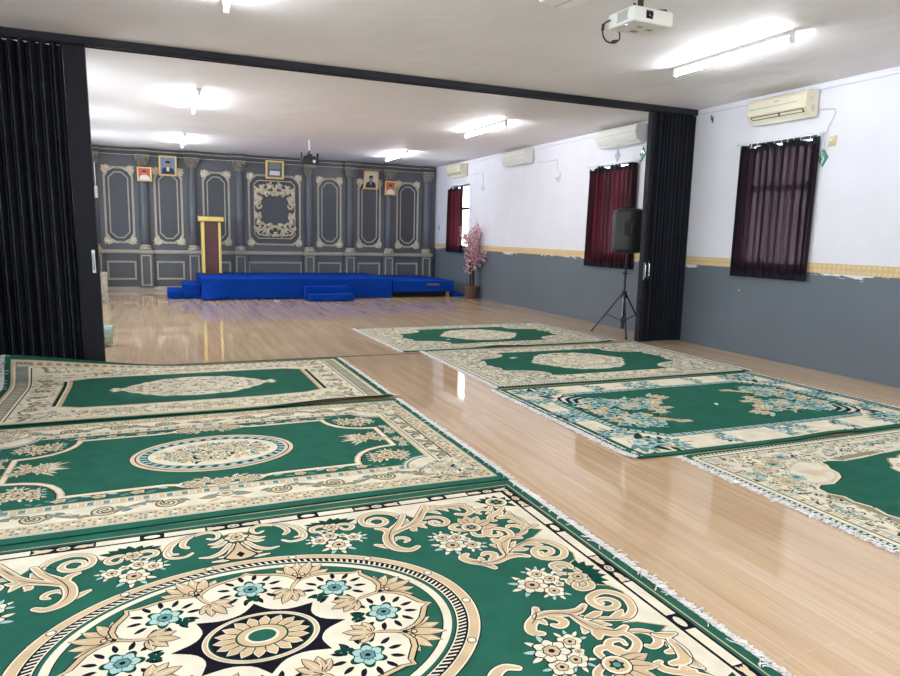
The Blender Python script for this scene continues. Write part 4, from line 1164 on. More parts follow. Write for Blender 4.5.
def shell(bm, x, z, sx, sz, s, y=-.001):
    """fan of leaf lobes pointing to the corner (sx, sz)"""
    a0 = math.atan2(sz, sx)
    for k in range(5):
        a = a0 + (k - 2) * .52; L = s * (1 - .12 * abs(k - 2))
        R_ = Matrix.Rotation(-a, 4, 'Y')
        ellipsoid(bm, (x + cos(a) * L * .55, y - .012, z + sin(a) * L * .55), L * .50, .020, s * .23, u=8, v=6, mtx=R_)
    ellipsoid(bm, (x, y - .015, z), s * .22, .022, s * .22, u=8, v=6)
    for q in (-1, 1):     # trailing curls
        a = a0 + q * 2.25
        tube(bm, [(x + cos(a) * s * t * 1.0 + cos(a - q * 1.3) * s * .5 * t * t, y - .01, z + sin(a) * s * t * 1.0 + sin(a - q * 1.3) * s * .5 * t * t) for t in (0, .35, .7, 1)], [s * .16, s * .13, s * .09, s * .04], 6)
centers = [(a + b) / 2 for a, b in zip(COLS, COLS[1:])]
for i, c in enumerate(centers):
    x = c - PX; mid = i == 3
    hw = .64 if mid else .30
    z0, z1 = 1.17, 2.91
    bm = BM(); loop_mould(bm, octo(x, z0, z1, hw, .17 if mid else .14), .048, .020)
    fr = pobj('panel_frame', bm, M['taupe'], smooth=30)
    bm = BM(); prism(bm, octo(x, z0 + .03, z1 - .03, hw - .03, .16 if mid else .13), 'y', -.004, -.0005)
    pobj('panel_field', bm, M['pan_dark'], fr)
    if not mid:
        bm = BM(); loop_mould(bm, octo(x, z0 + .105, z1 - .105, hw - .095, .13), .030, .014, -.0042)
        pobj('inner_frame', bm, M['taupe'], fr, smooth=30)
    for sx in (-1, 1):
        for zz, sz in ((z0, -1), (z1, 1)):
            bm = BM(); shell(bm, x + sx * (hw - .07), zz - sz * .07, sx, sz, .155)
            o = pobj('corner_ornament', bm, M['orn'], fr, smooth=60); tag(o, 'gilded leaf ornament')
    bm = BM(); lw = .66 if mid else .30
    loop_mould(bm, [(x - lw, .29), (x + lw, .29), (x + lw, .70), (x - lw, .70)], .045, .018)
    pobj('lower_panel', bm, M['taupe'], smooth=30)
# carved gilded wreath in the centre panel: interlacing scrolls round a plain opening
bm = BM(); rnd = random.Random(6); x = centers[3] - PX
cz = 2.055
loop_mould(bm, octo(x, 1.33, 2.78, .51, .10), .022, .012, -.0042)
def cscroll(bm, px, pz, r, a0, h, w):
    pts = []
    for k in range(15):
        t = k / 14; a = a0 + h * t * 4.6; q = r * (.2 + .8 * t)
        pts.append((px + q * cos(a), -.028 - .010 * sin(PI * t), pz + q * sin(a)))
    tube(bm, pts, [w * (.7 + .5 * sin(PI * k / 14)) for k in range(15)], 6)
for sx in (-1, 1):
    for sz in (-1, 1):
        for (u, v, r, a0, h) in ((.10, .52, .10, 0, 1), (.25, .58, .085, 2, -1), (.38, .56, .09, 1, 1), (.30, .44, .085, 4, 1), (.18, .42, .075, 3, -1), (.42, .40, .075, 2.2, -1), (.43, .24, .07, 5, 1), (.41, .09, .075, 1, -1), (.06, .63, .06, 3, 1), (.05, .41, .05, 1, -1), (.36, .30, .05, 1.5, 1), (.16, .60, .07, .5, 1), (.31, .52, .06, 2.5, -1), (.24, .45, .06, 1.2, 1), (.44, .32, .06, 3.5, 1), (.46, .47, .06, .3, -1), (.45, .16, .055, 2, 1), (.40, .18, .05, 4, -1), (.12, .40, .05, 5, 1)):
            cscroll(bm, x + sx * u, cz + sz * v, r * 1.08, a0 if sx * sz > 0 else PI - a0, h * sx * sz, .030)
        for (u, v, a) in ((.17, .60, 1.2), (.33, .50, .3), (.24, .50, 2.4), (.46, .52, 1.0), (.44, .32, 1.4), (.37, .18, 2.0), (.10, .44, 2.8), (.47, .14, 1.2)):
            ellipsoid(bm, (x + sx * u, -.025, cz + sz * v), .070, .024, .030, u=8, v=6, mtx=Matrix.Rotation(-a if sx * sz > 0 else a, 4, 'Y'))
o = pobj('scroll_wreath', bm, M['orn'], smooth=60); tag(o, 'large gilded wreath of interlacing scrolls in the centre panel')

# ------------------------------------------------------------------ framed pictures hung high on the panelling
def solid(name, r, g, b): 
    M[name] = mat(name, rgb(r, g, b), .45, .3); return M[name]
for n_, c_ in (('portrait red', (196, 92, 80)), ('portrait white', (222, 220, 222)), ('portrait blue', (120, 142, 176)), ('portrait navy', (38, 44, 66)), ('portrait skin', (176, 128, 100)), ('portrait black', (22, 20, 22)), ('portrait grey', (128, 130, 138)), ('portrait mount', (214, 206, 190)), ('portrait mirror', (96, 104, 118))): solid(n_, *c_)
def picture(x0, x1, z0, z1, y, label, bg, suit, shirt, frame_w=.035, style='bust'):
    w, h = x1 - x0, z1 - z0
    t = thing('framed_portrait', label, 'picture', ((x0 + x1) / 2, y, z0), (math.radians(6), 0, 0), 'framed portraits on the panelling')
    bm = BM(); f = frame_w
    box(bm, -w / 2, -w / 2 + f, -.03, 0, 0, h); box(bm, w / 2 - f, w / 2, -.03, 0, 0, h); box(bm, -w / 2 + f, w / 2 - f, -.03, 0, 0, f); box(bm, -w / 2 + f, w / 2 - f, -.03, 0, h - f, h)
    obj('frame', bm, M['gold'], t, bevel=.006)
    bm = BM(); W = w / 2 - f; B0, B1 = f, h - f
    def pl(pts, d, mi): fc = bm.faces.new([bm.verts.new((u, -.012 - d * .0006, v)) for u, v in pts]); fc.material_index = mi
    box(bm, -W, W, -.011, -.002, B0, B1, 0)
    H2 = B1 - B0
    if style == 'bust':
        pl([(-W * .92, B0 + .002), (W * .92, B0 + .002), (W * .80, B0 + H2 * .30), (W * .35, B0 + H2 * .42), (-W * .35, B0 + H2 * .42), (-W * .80, B0 + H2 * .30)], 1, 1)
        pl([(-W * .16, B0 + H2 * .18), (W * .16, B0 + H2 * .18), (W * .24, B0 + H2 * .42), (-W * .24, B0 + H2 * .42)][::1], 2, 2)
        pl([(W * .36 * cos(2 * PI * k / 20), B0 + H2 * .60 + H2 * .19 * sin(2 * PI * k / 20)) for k in range(20)], 3, 3)
        pl([(W * .38 * cos(PI * k / 12), B0 + H2 * .66 + H2 * .15 * sin(PI * k / 12)) for k in range(13)], 4, 4)
    else:
        pl([(-W * .8, B0 + H2 * .55), (W * .8, B0 + H2 * .55), (W * .8, B1 - .015), (-W * .8, B1 - .015)], 1, 1)
        pl([(-W * .7, B0 + H2 * .12), (W * .7, B0 + H2 * .12), (W * .7, B0 + H2 * .42), (-W * .7, B0 + H2 * .42)], 1, 2)
    me_o = obj('print', bm, [M[bg], M[suit], M[shirt], M['portrait skin'], M['portrait black']], t)
    return t
picture(-.36, -.04, 2.61, 2.94, YB - .19, 'small gold-framed portrait with red background, leftmost of the pictures', 'portrait red', 'portrait white', 'portrait white')
picture(.12, .52, 2.77, 3.24, YB - .055, 'larger gold-framed portrait of a person in dark suit on blue, left of the lectern', 'portrait blue', 'portrait navy', 'portrait white', .04)
picture(2.61, 3.07, 2.83, 3.29, YB - .055, 'gold-framed dark glazed picture above the gilded scroll wreath', 'portrait mirror', 'portrait grey', 'portrait white', .05, 'plain')
picture(5.17, 5.58, 2.69, 3.18, YB - .055, 'gold-framed portrait in grey tones, larger of the two right of the wreath', 'portrait mount', 'portrait navy', 'portrait grey', .045)
picture(5.73, 6.04, 2.55, 2.93, YB - .19, 'small white and red portrait in gold frame, rightmost of the pictures', 'portrait red', 'portrait white', 'portrait white')
# ------------------------------------------------------------------ blue stage, steps, lectern, plant
M['blue'] = mat('royal blue cloth', (.0015, .040, .30, 1), .85, .10, var=.08, vscale=3, bump=.25, bscale=16, bdist=.01)
M['wood_leg'] = mat('bare timber leg', (.36, .19, .08, 1), .6, .3, var=.2, vscale=8)
M['stage_dark'] = mat('dark stage frame and painted shade', (.02, .02, .022, 1), .8, .1)  # frame colour, near-black so it also paints the shade below the platform
def cloth_box(name, x0, x1, y0, y1, zt, zb, seed, m, parent, wob=.012, gather=None, step=.05):
    """table-like cloth: top sheet and rippling skirts down to zb"""
    rnd = random.Random(seed); bm = BM()
    per = []
    def edge(a, b):
        L = math.dist(a, b); n = max(4, int(L / step))
        for k in range(n): t = k / n; per.append((a[0] + (b[0] - a[0]) * t, a[1] + (b[1] - a[1]) * t))
    edge((x0, y0), (x1, y0)); edge((x1, y0), (x1, y1)); edge((x1, y1), (x0, y1)); edge((x0, y1), (x0, y0))
    cx, cy = (x0 + x1) / 2, (y0 + y1) / 2
    ph = [rnd.uniform(0, 6) for _ in range(4)]
    rows = []
    lev = [(0.0, .012), (.010, .003), (.05, 0), (.4, 0), (.7, 0), (1.0, 0)]
    acc = 0; s = []
    for i, p in enumerate(per):
        acc += math.dist(p, per[i - 1]) if i else 0; s.append(acc)
    for f, ins in lev:
        ring = []
        for (x, y), q in zip(per, s):
            nx = -1 if abs(x - x0) < 1e-6 else (1 if abs(x - x1) < 1e-6 else 0); ny = -1 if abs(y - y0) < 1e-6 else (1 if abs(y - y1) < 1e-6 else 0)
            w = wob * f * (sin(q * 5.1 + ph[0]) + .7 * sin(q * 11.3 + ph[1]) + .5 * sin(q * 2.3 + ph[2])) + .6 * wob * f
            if gather: w += gather(x, y, f)
            z = zt - (zt - zb) * f if f > .02 else zt - f * .6
            if f >= .99: z += .006 * (1 + sin(q * 3.1 + ph[3]))
            ring.append(bm.verts.new((x + nx * (w - ins), y + ny * (w - ins), z)))
        rows.append(ring)
    n = len(per)
    for a, b in zip(rows, rows[1:]):
        for i in range(n): bm.faces.new((a[i], a[(i + 1) % n], b[(i + 1) % n], b[i]))
    bm.faces.new(rows[0])
    return obj(name, bm, m, parent, smooth=40)
S0 = 15.70
st = thing('stage_platform', 'long low stage platform under royal blue cloth before the panelling', 'stage', (3.05, S0, 0))
def loc(o, t): o.location = -Vector(t.location); return o
bm = BM(); box(bm, .92, 5.12, S0 + .05, YB - .32, .02, .44); loc(obj('platform_frame_and_shade', bm, M['stage_dark'], st), st)
def gather_left(x, y, f):   # the bunched cloth corner at the left front
    g = math.exp(-((x - 1.06) / .16) ** 2) if y < S0 + .01 else 0
    return .10 * g * f
loc(cloth_box('stage_cloth', .88, 5.16, S0, YB - .28, .46, .012, 3, M['blue'], st, .010, gather_left), st)
bm = BM()   # corner swag folded back on itself
for (P0, P1, P2) in (((.90, S0 - .03, .43), (1.42, S0 - .05, .10), (1.02, S0 - .24, .03)), ((.90, S0 - .03, .43), (1.02, S0 - .24, .03), (.86, S0 - .06, .03)), ((1.42, S0 - .05, .10), (1.30, S0 - .10, .02), (1.02, S0 - .24, .03))):
    a, b, c = [Vector(p) for p in (P0, P1, P2)]; n = (b - a).cross(c - a).normalized() * .006
    up_ = [bm.verts.new(p + n) for p in (a, b, c)]; dn = [bm.verts.new(p - n) for p in (a, b, c)]
    bm.faces.new(up_); bm.faces.new(dn[::-1])
    for i in range(3): bm.faces.new((up_[i], up_[(i + 1) % 3], dn[(i + 1) % 3], dn[i]))
loc(obj('cloth_fold', bm, M['blue'], st, bevel=.003), st)
sr = thing('stage_platform', 'shorter blue-covered platform section on wooden legs, beside the blossom tree', 'stage', (6.0, S0, 0))
loc(cloth_box('stage_cloth', 5.20, 6.79, S0 + .02, YB - .28, .40, .13, 9, M['blue'], sr, .010), sr)
bm = BM(); box(bm, 5.26, 6.70, S0 + .08, YB - .34, .14, .375); box(bm, 5.20, 6.74, S0 + .17, S0 + .35, .012, .14); box(bm, 5.40, 6.60, S0 + .36, YB - .5, .012, .14); loc(obj('platform_frame_and_shade', bm, M['stage_dark'], sr), sr)  # the low dark boxes stand in for shade between the legs
for lx in (5.32, 6.66):
    for ly in ((S0 + .125, YB - .42) if lx > 6 else (S0 + .4, YB - .42)):
        bm = BM(); box(bm, lx - .035, lx + .035, ly - .035, ly + .035, 0, .14); loc(obj('leg', bm, M['wood_leg'], sr, bevel=.004), sr)
bm = BM(); box(bm, 6.06, 6.38, S0 - .012, S0 - .001, .29, .335); o = loc(obj('grip_plate', bm, mat('brown grip plate', (.16, .11, .09, 1), .5, .4), sr, bevel=.004), sr); tag(o, 'brown plate on the front skirt')
bm = BM()
for k, (x, y, r, hgt) in enumerate(((6.90, 15.83, .13, .10), (6.98, 15.78, .10, .07), (6.86, 15.95, .11, .13), (7.02, 15.9, .09, .09))):
    ellipsoid(bm, (x, y, hgt * .45), r, r * .8, hgt * .55, u=12, v=8)
for v in bm.verts: v.co.z = max(.001, v.co.z + .02 * sin(v.co.x * 40) * sin(v.co.y * 33)); 
tag(obj('cloth_heap', bm, M['blue'], smooth=80), 'loose end of blue cloth heaped on the floor beside the flower pot', 'cloth')
# steps
def steps(label, boxes, origin):
    t = thing('stage_steps', label, 'steps', origin)
    for i, (x0, x1, y0, y1, z) in enumerate(boxes):
        loc(cloth_box('step', x0, x1, y0, y1, z, .012 if i == 0 or True else 0, 20 + i, M['blue'], t, .004), t)
    return t
steps('two blue-covered steps standing in front of the stage', [(3.06, 4.06, 15.00, 15.30, .160), (3.04, 4.04, 15.318, 15.65, .31)], (3.55, 15.0, 0))
steps('blue-covered side steps at the end of the stage near the lectern', [(.19, .50, 16.05, 17.3, .165), (.512, .845, 16.05, 17.3, .315)], (.5, 16.05, 0))
# lectern
lt = thing('lectern', 'tall maroon lectern with gold edges standing on the stage', 'lectern', (1.21, 17.55, .462))
M['maroon'] = mat('maroon lectern board', (.085, .020, .022, 1), .35, .5, var=.15, vscale=6)
bm = BM(); box(bm, -.155, .155, -.20, .20, .03, 1.23); obj('front_board', bm, M['maroon'], lt, bevel=.006)
for s in (-1, 1):
    bm = BM(); x = s * .185
    box(bm, x - .030, x + .030, -.225, .205, .03, 1.23); o = obj('side_post', bm, M['gold_paint'], lt, bevel=.010); tag(o, 'gold side post')
bm = BM(); box(bm, -.24, .24, -.25, .24, 0, .03); obj('base', bm, M['maroon'], lt, bevel=.006)
bm = BM(); prism(bm, [(-.29, 1.245), (.27, 1.245), (.27, 1.375), (-.29, 1.350)], 'x', -.275, .275); obj('reading_top', bm, M['gold_paint'], lt, bevel=.012)
bm = BM(); prism(bm, [(-.255, 1.353), (.25, 1.3755), (.25, 1.382), (-.255, 1.359)], 'x', -.245, .245); obj('reading_board', bm, M['maroon'], lt)
# blossom tree
pl = thing('blossom_tree', 'artificial pink cherry blossom tree in brown pot beside the stage', 'plant', (7.085, 15.32, 0))
M['pot'] = mat('brown clay pot', (.12, .075, .06, 1), .6, .3, var=.15, vscale=6)
M['trunk'] = mat('dark brown bark', (.055, .036, .028, 1), .85, .2, var=.25, vscale=20, bump=.5, bscale=40)
M['petal'] = mat('pink blossom petals', (.66, .33, .40, 1), .8, .2, var=.35, vscale=18)
M['petal_pale'] = mat('pale pink blossom petals', (.80, .58, .62, 1), .8, .2, var=.2, vscale=18)
bm = BM(); lathe(bm, [(.125, 0), (.135, .01), (.17, .25), (.185, .26), (.188, .30), (.17, .305), (.16, .27)], 24); obj('pot', bm, M['pot'], pl, smooth=40)
bm = BM(); lathe(bm, [(.158, .262), (.06, .272), (.0005, .275)], 18); obj('soil', bm, mat('dark soil', (.04, .03, .022, 1), .95, .1, bump=.6, bscale=60), pl)
rnd = random.Random(11); bm = BM(); tips = []
def branch(p, d, L, r, depth):
    pts = [p]; q = Vector(p)
    for k in range(5):
        d = (d + Vector((rnd.uniform(-.22, .22), rnd.uniform(-.22, .22), rnd.uniform(-.05, .15)))).normalized(); q = q + d * L / 5; q.x = min(q.x, .165); pts.append(tuple(q))
    tube(bm, pts, [r * (1 - .12 * k) for k in range(6)], 7)
    for k in (2, 3, 4, 5): 
        if depth >= 1: tips.append((Vector(pts[k]), r))
    if depth < 2:
        for k in range(3 if depth else 4):
            a = rnd.uniform(0, 2 * PI); dd = Vector((.45 * cos(a) - .08, .62 * sin(a), rnd.uniform(.3, 1.0))).normalized()
            branch(pts[rnd.choice((3, 4, 5))], dd, L * .55, r * .5, depth + 1)
branch((-.03, 0, .25), Vector((-.02, -.06, 1)), .78, .030, 0); branch((.05, .02, .25), Vector((-.03, -.02, 1)), .92, .026, 0); branch((.01, -.03, .25), Vector((-.10, -.10, 1)), .62, .020, 0)
obj('trunk', bm, M['trunk'], pl, smooth=60)
bm = BM()
def blossom(p, s, mi):
    n = Vector((rnd.uniform(-1, 1), rnd.uniform(-1, 1), rnd.uniform(-.3, 1))).normalized(); u, v = frame_of(n)
    c = bm.verts.new(p)
    for k in range(5):
        a = 2 * PI * k / 5
        e = [bm.verts.new(p + (u * cos(a + o) + v * sin(a + o)) * s * rr + n * s * h) for o, rr, h in ((-.5, .7, .2), (0, 1.0, .38), (.5, .7, .2))]
        f = bm.faces.new((c, e[0], e[1], e[2])); f.material_index = mi
for p, r in tips:
    for k in range(7):
        q = p + Vector((rnd.gauss(0, .045), rnd.gauss(0, .055), rnd.gauss(0, .06)))
        if q.z < .68 or abs(q.x) > .26: continue
        q.x = min(q.x * .8, .170)
        blossom(q, rnd.uniform(.020, .034), 0 if rnd.random() < .62 else 1)
for k in range(60):
    z = rnd.uniform(1.2, 1.72); q = Vector((rnd.gauss(.03, .05), rnd.gauss(0, .05), z)); blossom(q, .028, k % 2)
for k in range(40):
    q = Vector((rnd.gauss(-.12, .06), rnd.gauss(-.05, .05), rnd.uniform(.6, .95))); blossom(q, .028, k % 2)
obj('blossoms', bm, [M['petal'], M['petal_pale']], pl)
# rolled carpets on the left, behind the partition
def rolled(label, r, L, loc_, rot, col, name='rolled_carpet'):
    t = thing(name, label, 'carpet', loc_, rot)
    bm = BM(); pts = []
    n = 64
    for k in range(n + 1):
        a = 2 * PI * 3.2 * k / n; q = r * (.25 + .75 * k / n); pts.append((q * cos(a), q * sin(a)))
    A = [bm.verts.new((x, y, 0)) for x, y in pts]; B = [bm.verts.new((x, y, L)) for x, y in pts]
    A2 = [bm.verts.new((x * .93, y * .93, .0)) for x, y in pts]; B2 = [bm.verts.new((x * .93, y * .93, L)) for x, y in pts]
    for i in range(n):
        bm.faces.new((A[i], A[i + 1], B[i + 1], B[i])); bm.faces.new((A2[i], A2[i + 1], B2[i + 1], B2[i])); bm.faces.new((B[i], B[i + 1], B2[i + 1], B2[i])); bm.faces.new((A[i], A[i + 1], A2[i + 1], A2[i]))
    for i in (0, n): bm.faces.new((A[i], B[i], B2[i], A2[i]))
    obj('roll', bm, col, t, smooth=40)
    return t
M['roll_mint'] = mat('rolled carpet backing pale green', (.46, .58, .50, 1), .9, .1, var=.2, vscale=20, bump=.4, bscale=120)
M['roll_cream'] = mat('rolled carpet backing grey cream', (.52, .50, .44, 1), .9, .1, var=.3, vscale=16, bump=.4, bscale=120)
rolled('pale green rolled carpet lying on the floor behind the left folding partition', .135, 1.05, (-.555, 9.75, .137), (0, -PI / 2, 0), M['roll_mint'])
rolled('grey-cream rolled carpet standing upright near the left end of the panelling', .14, .62, (-1.06, 15.4, 0), (0, 0, .4), M['roll_cream'])
# ------------------------------------------------------------------ curtains
def curtain_material(name, col, tr, thin):
    m = bpy.data.materials.new(name); m.use_nodes = True
    nt = m.node_tree; N = nt.nodes; L = nt.links; b = N['Principled BSDF']
    b.inputs['Base Color'].default_value = col; b.inputs['Roughness'].default_value = .75; b.inputs['Specular IOR Level'].default_value = .2
    t = N.new('ShaderNodeBsdfTranslucent'); t.inputs['Color'].default_value = tr
    tp = N.new('ShaderNodeBsdfTransparent'); tp.inputs['Color'].default_value = (.44, .38, .40, 1)
    m1 = N.new('ShaderNodeMixShader'); m1.inputs[0].default_value = .5
    L.new(b.outputs[0], m1.inputs[1]); L.new(t.outputs[0], m1.inputs[2])
    m2 = N.new('ShaderNodeMixShader'); m2.inputs[0].default_value = thin
    L.new(m1.outputs[0], m2.inputs[1]); L.new(tp.outputs[0], m2.inputs[2])
    L.new(m2.outputs[0], N['Material Output'].inputs['Surface'])
    return m
M['curtain_dark'] = curtain_material('sheer plum black curtain', (.016, .011, .018, 1), (.075, .040, .048, 1), .17)
M['curtain_red'] = curtain_material('sheer maroon curtain', (.045, .012, .018, 1), (.15, .026, .042, 1), .11)
M['curtain_hem'] = mat('doubled curtain hem', (.012, .010, .018, 1), .8, .2)
M['rod'] = mat('white curtain rail', (.72, .72, .72, 1), .4, .5)
def curtain(y0, y1, z0, z1, x, label, m, folds, seed, sag, rail=(None, None), taper=0, rail_z=None):
    t = thing('window_curtain', label, 'curtain', (x, (y0 + y1) / 2, z0), group=None)
    rnd = random.Random(seed); n = folds * 18; hh = z1 - z0; hw = (y1 - y0) / 2
    ph = [rnd.uniform(0, 6) for _ in range(6)]
    def surf(u, v):       # u across 0..1, v up 0..1
        y = -hw + 2 * hw * u
        y *= (1 - taper * v)
        y += (hw / folds) * (.55 + .25 * v) * sin(4 * PI * folds * u + 1.2 * sin(2 * PI * 2 * u + ph[4])) / PI * 1.9
        amp = .018 + .010 * v
        xx = -amp * sin(2 * PI * folds * u + .5 * sin(3 * u * 2 * PI + ph[0]) + .6 * (1 - v) * sin(5 * u + ph[1])) - .012 * sin(2 * PI * folds * .5 * u + ph[2]) * (1 - v)
        z = hh * v
        if v > .93:
            z -= sag * abs(sin(PI * u * 3 + ph[3])) ** 3 * (v - .93) / .07
        return (xx, y, z)
    rows = [0, .012, .045, .046, .2, .4, .6, .8, .93, .945, .97, 1.0]
    bm = BM(); V = [[bm.verts.new(surf(i / n, v)) for i in range(n + 1)] for v in rows]
    for k in range(len(rows) - 1):
        for i in range(n):
            f = bm.faces.new((V[k][i], V[k][i + 1], V[k + 1][i + 1], V[k + 1][i])); f.material_index = 1 if rows[k] < .045 or rows[k] >= .945 else 0
    o = obj('cloth', bm, [m, M['curtain_hem']], t, smooth=80)
    md = o.modifiers.new('thick', 'SOLIDIFY'); md.thickness = .0012
    ra, rb = rail; rz = (rail_z or z1 + .02) - z0
    bm = BM(); yc = (y0 + y1) / 2
    tube(bm, [(.01, (ra if ra is not None else y0 - .05) - yc, rz), (.01, (rb if rb is not None else y1 + .05) - yc, rz)], .010, 8)
    for yy in ((ra if ra is not None else y0 - .04), (rb if rb is not None else y1 + .04)): box(bm, .0, XR - x - .001, yy - yc - .008, yy - yc + .008, rz - .012, rz + .012)
    rl = obj('curtain_rail', bm, M['rod'], t, smooth=40); tag(rl, 'thin white rail')
    bm = BM()
    for k in range(folds + 1):
        u = k / folds; p = surf(u, 1.0)
        tube(bm, [(p[0], p[1], p[2] - .01), (.005, p[1], rz - .006)], .003, 5)
    obj('hooks', bm, M['rod'], t)
    return t
curtain(6.035, 7.245, 1.055, 2.775, XR - .055, 'nearest window curtain, nearly black and sheer, under the air conditioner left of the green diamond', M['curtain_dark'], 11, 2, .05, rail_z=2.80)
curtain(9.40, 10.78, 1.02, 2.765, XR - .055, 'maroon window curtain behind the loudspeaker', M['curtain_red'], 11, 5, .05, rail_z=2.79, taper=.02)
curtain(16.29, 17.37, 1.075, 2.765, XR - .055, 'small far maroon curtain drawn half aside, beside the blossom tree', M['curtain_red'], 8, 9, .06, rail=(16.05, 17.36), rail_z=2.81, taper=.06)

# ------------------------------------------------------------------ split air conditioners
def air_con(y0, y1, z0, z1, label, style, m, seed=0):
    d = .215; L = y1 - y0; hh = z1 - z0
    t = thing('air_conditioner', label, 'air conditioner', (XR - .024, (y0 + y1) / 2, z0))
    prof = [(0, 0), (-.10, -.0), (-.165, .055), (-.205, .10), (-d, .16), (-d, hh - .05), (-d + .03, hh), (0, hh)] if style else [(0, 0), (-.09, 0), (-.17, .05), (-.20, .11), (-d, .17), (-d + .012, hh - .04), (-d + .045, hh), (0, hh)]
    bm = BM(); prism(bm, prof, 'y', -L / 2, L / 2)
    obj('housing', bm, m, t, bevel=.012, seg=3)
    if style:
        bm = BM()
        def strip(z, w, a, b, off, mi=0):
            # slot along the sloping outlet
            box(bm, -d - off, -d + .02, a, b, z, z + w, mi)
        ang = math.atan2(.045, .04)
        R_ = Matrix.Translation((-.176, 0, .067)) @ Matrix.Rotation(.84, 4, 'Y')
        box(bm, -.026, .026, -L / 2 + .05, L / 2 - .05, -.006, .008, 0, R_)
        o = obj('outlet_slot', bm, mat('brown outlet', (.10, .075, .05, 1), .6, .3), t)  # dark brown strip laid on the outlet slope
        bm = BM()
        R2 = Matrix.Translation((-.184, 0, .062)) @ Matrix.Rotation(1.0, 4, 'Y')
        box(bm, -.017, .015, -L / 2 + .065, -.06, -.003, .003, 0, R2); box(bm, -.016, .014, -.03, L / 2 - .07, -.003, .003, 0, R2)
        obj('louvre', bm, m, t, bevel=.002)
        bm = BM(); box(bm, -d - .002, -d + .001, -L / 2 + .12, L / 2 - .02, hh * .56, hh * .585); o = obj('trim_line', bm, mat('blue-grey trim line', (.30, .32, .42, 1), .3, .5), t)
        bm = BM(); box(bm, -d + .001 - .003, -d + .001, -.05, .03, hh * .72, hh * .76); obj('badge', bm, M['grey_plastic'], t, bevel=.001)
        bm = BM()
        box(bm, -.11, -.06, -L / 2 - .003, -L / 2 + .001, .05, .13); box(bm, -.15, -.10, -L / 2 - .003, -L / 2 + .001, .18, .22)
        obj('side_panel', bm, mat('side cover', (.62, .58, .46, 1), .4, .4), t, bevel=.002)
    else:
        bm = BM(); R_ = Matrix.Translation((-.135, 0, .022)) @ Matrix.Rotation(-.55, 4, 'Y')
        box(bm, -.045, .045, -L / 2 + .05, L / 2 - .05, -.006, .003, 0, R_); obj('louvre', bm, M['grey_plastic'] if False else m, t, bevel=.003)
        bm = BM(); box(bm, -d - .001, -d + .012, -L / 2 + .02, L / 2 - .02, .165, .169); obj('panel_seam', bm, M['grey_plastic'], t)
    return t
air_con(6.10, 6.98, 3.005, 3.305, 'aged cream air conditioner above the nearest curtained window', 1, M['old_white'])
air_con(9.25, 10.36, 3.055, 3.345, 'white air conditioner above the maroon curtain, beside the right folding partition', 0, M['ac_white'])
air_con(12.85, 13.95, 3.035, 3.335, 'rounded white air conditioner over the blank stretch of wall, between two windows', 0, M['ac_white'])
air_con(16.17, 17.06, 3.005, 3.305, 'small far cream air conditioner above the window beside the panelling', 1, M['old_white'])
# sockets and power cords
def socket(y, z, label, cord, m):
    t = thing('wall_socket', label, 'socket', (XR, y, z))
    bm = BM(); box(bm, -.02, -.0005, -.05, .05, -.06, .06); obj('faceplate', bm, m, t, bevel=.006)
    bm = BM(); lathe(bm, [(.0005, 0), (.022, 0), (.020, .03), (.012, .04), (.0005, .04)], 12)
    bmesh.ops.transform(bm, matrix=Matrix.Translation((-.02, 0, 0)) @ Matrix.Rotation(-PI / 2, 4, 'Y'), verts=bm.verts[:]); obj('plug', bm, M['plain_white'], t, smooth=40)
    bm = BM(); tube(bm, catmull([(-.056, 0, -.004)] + [(-.02, a, b) for a, b in cord], 6), .0075, 6); o = obj('power_cord', bm, M['plain_white'], t, smooth=60); tag(o, 'thin white cord to the air conditioner')
    return t
M['old_socket'] = mat('yellowed socket plate', (.72, .58, .34, 1), .4, .4)
socket(5.88, 2.70, 'yellowed wall socket with hanging cord, right of the nearest air conditioner', [(.06, -.09), (.10, -.05), (.08, .12), (.0, .30), (.02, .36), (.15, .38), (.215, .39)], M['old_socket'])
socket(9.19, 3.05, 'white socket with looped cord between air conditioner and right folding partition', [(.02, -.06), (-.03, -.02), (.0, .06), (.05, .02), (.06, .04)], M['plain_white'])
socket(11.88, 2.66, 'small socket low on the end of a long cord beside the rounded air conditioner', [(.02, -.06), (-.06, -.03), (-.10, .08), (.02, .18), (.02, .34), (.10, .37), (.5, .36), (.80, .40)], M['plain_white'])
socket(15.25, 2.66, 'far wall socket with cord hanging between blank wall and small cream air conditioner', [(.03, -.05), (.05, .05), (.0, .2), (.05, .34), (.3, .38), (.6, .36), (.92, .40)], M['plain_white'])
t = thing('light_switch', 'tiny dark wall switch in the far corner beside the panelling', 'switch', (XR, 18.05, 1.72))
bm = BM(); box(bm, -.015, -.0005, -.03, .03, -.07, .07); obj('switch_plate', bm, M['grey_plastic'], t, bevel=.004)
bm = BM(); box(bm, -.020, -.0155, -.012, .012, -.03, .03); obj('rocker', bm, M['dark_slot'], t)
bm = BM(); tube(bm, [(XR - .0005, 7.83, 3.20), (XR - .03, 7.83, 3.21), (XR - .036, 7.83, 3.25), (XR - .03, 7.83, 3.27)], .007, 8); box(bm, XR - .008, XR - .0005, 7.82, 7.84, 3.17, 3.25)
tag(obj('wall_hook', bm, M['black_metal'], smooth=40), 'small dark hook on the white wall right of the right folding partition', 'hook')
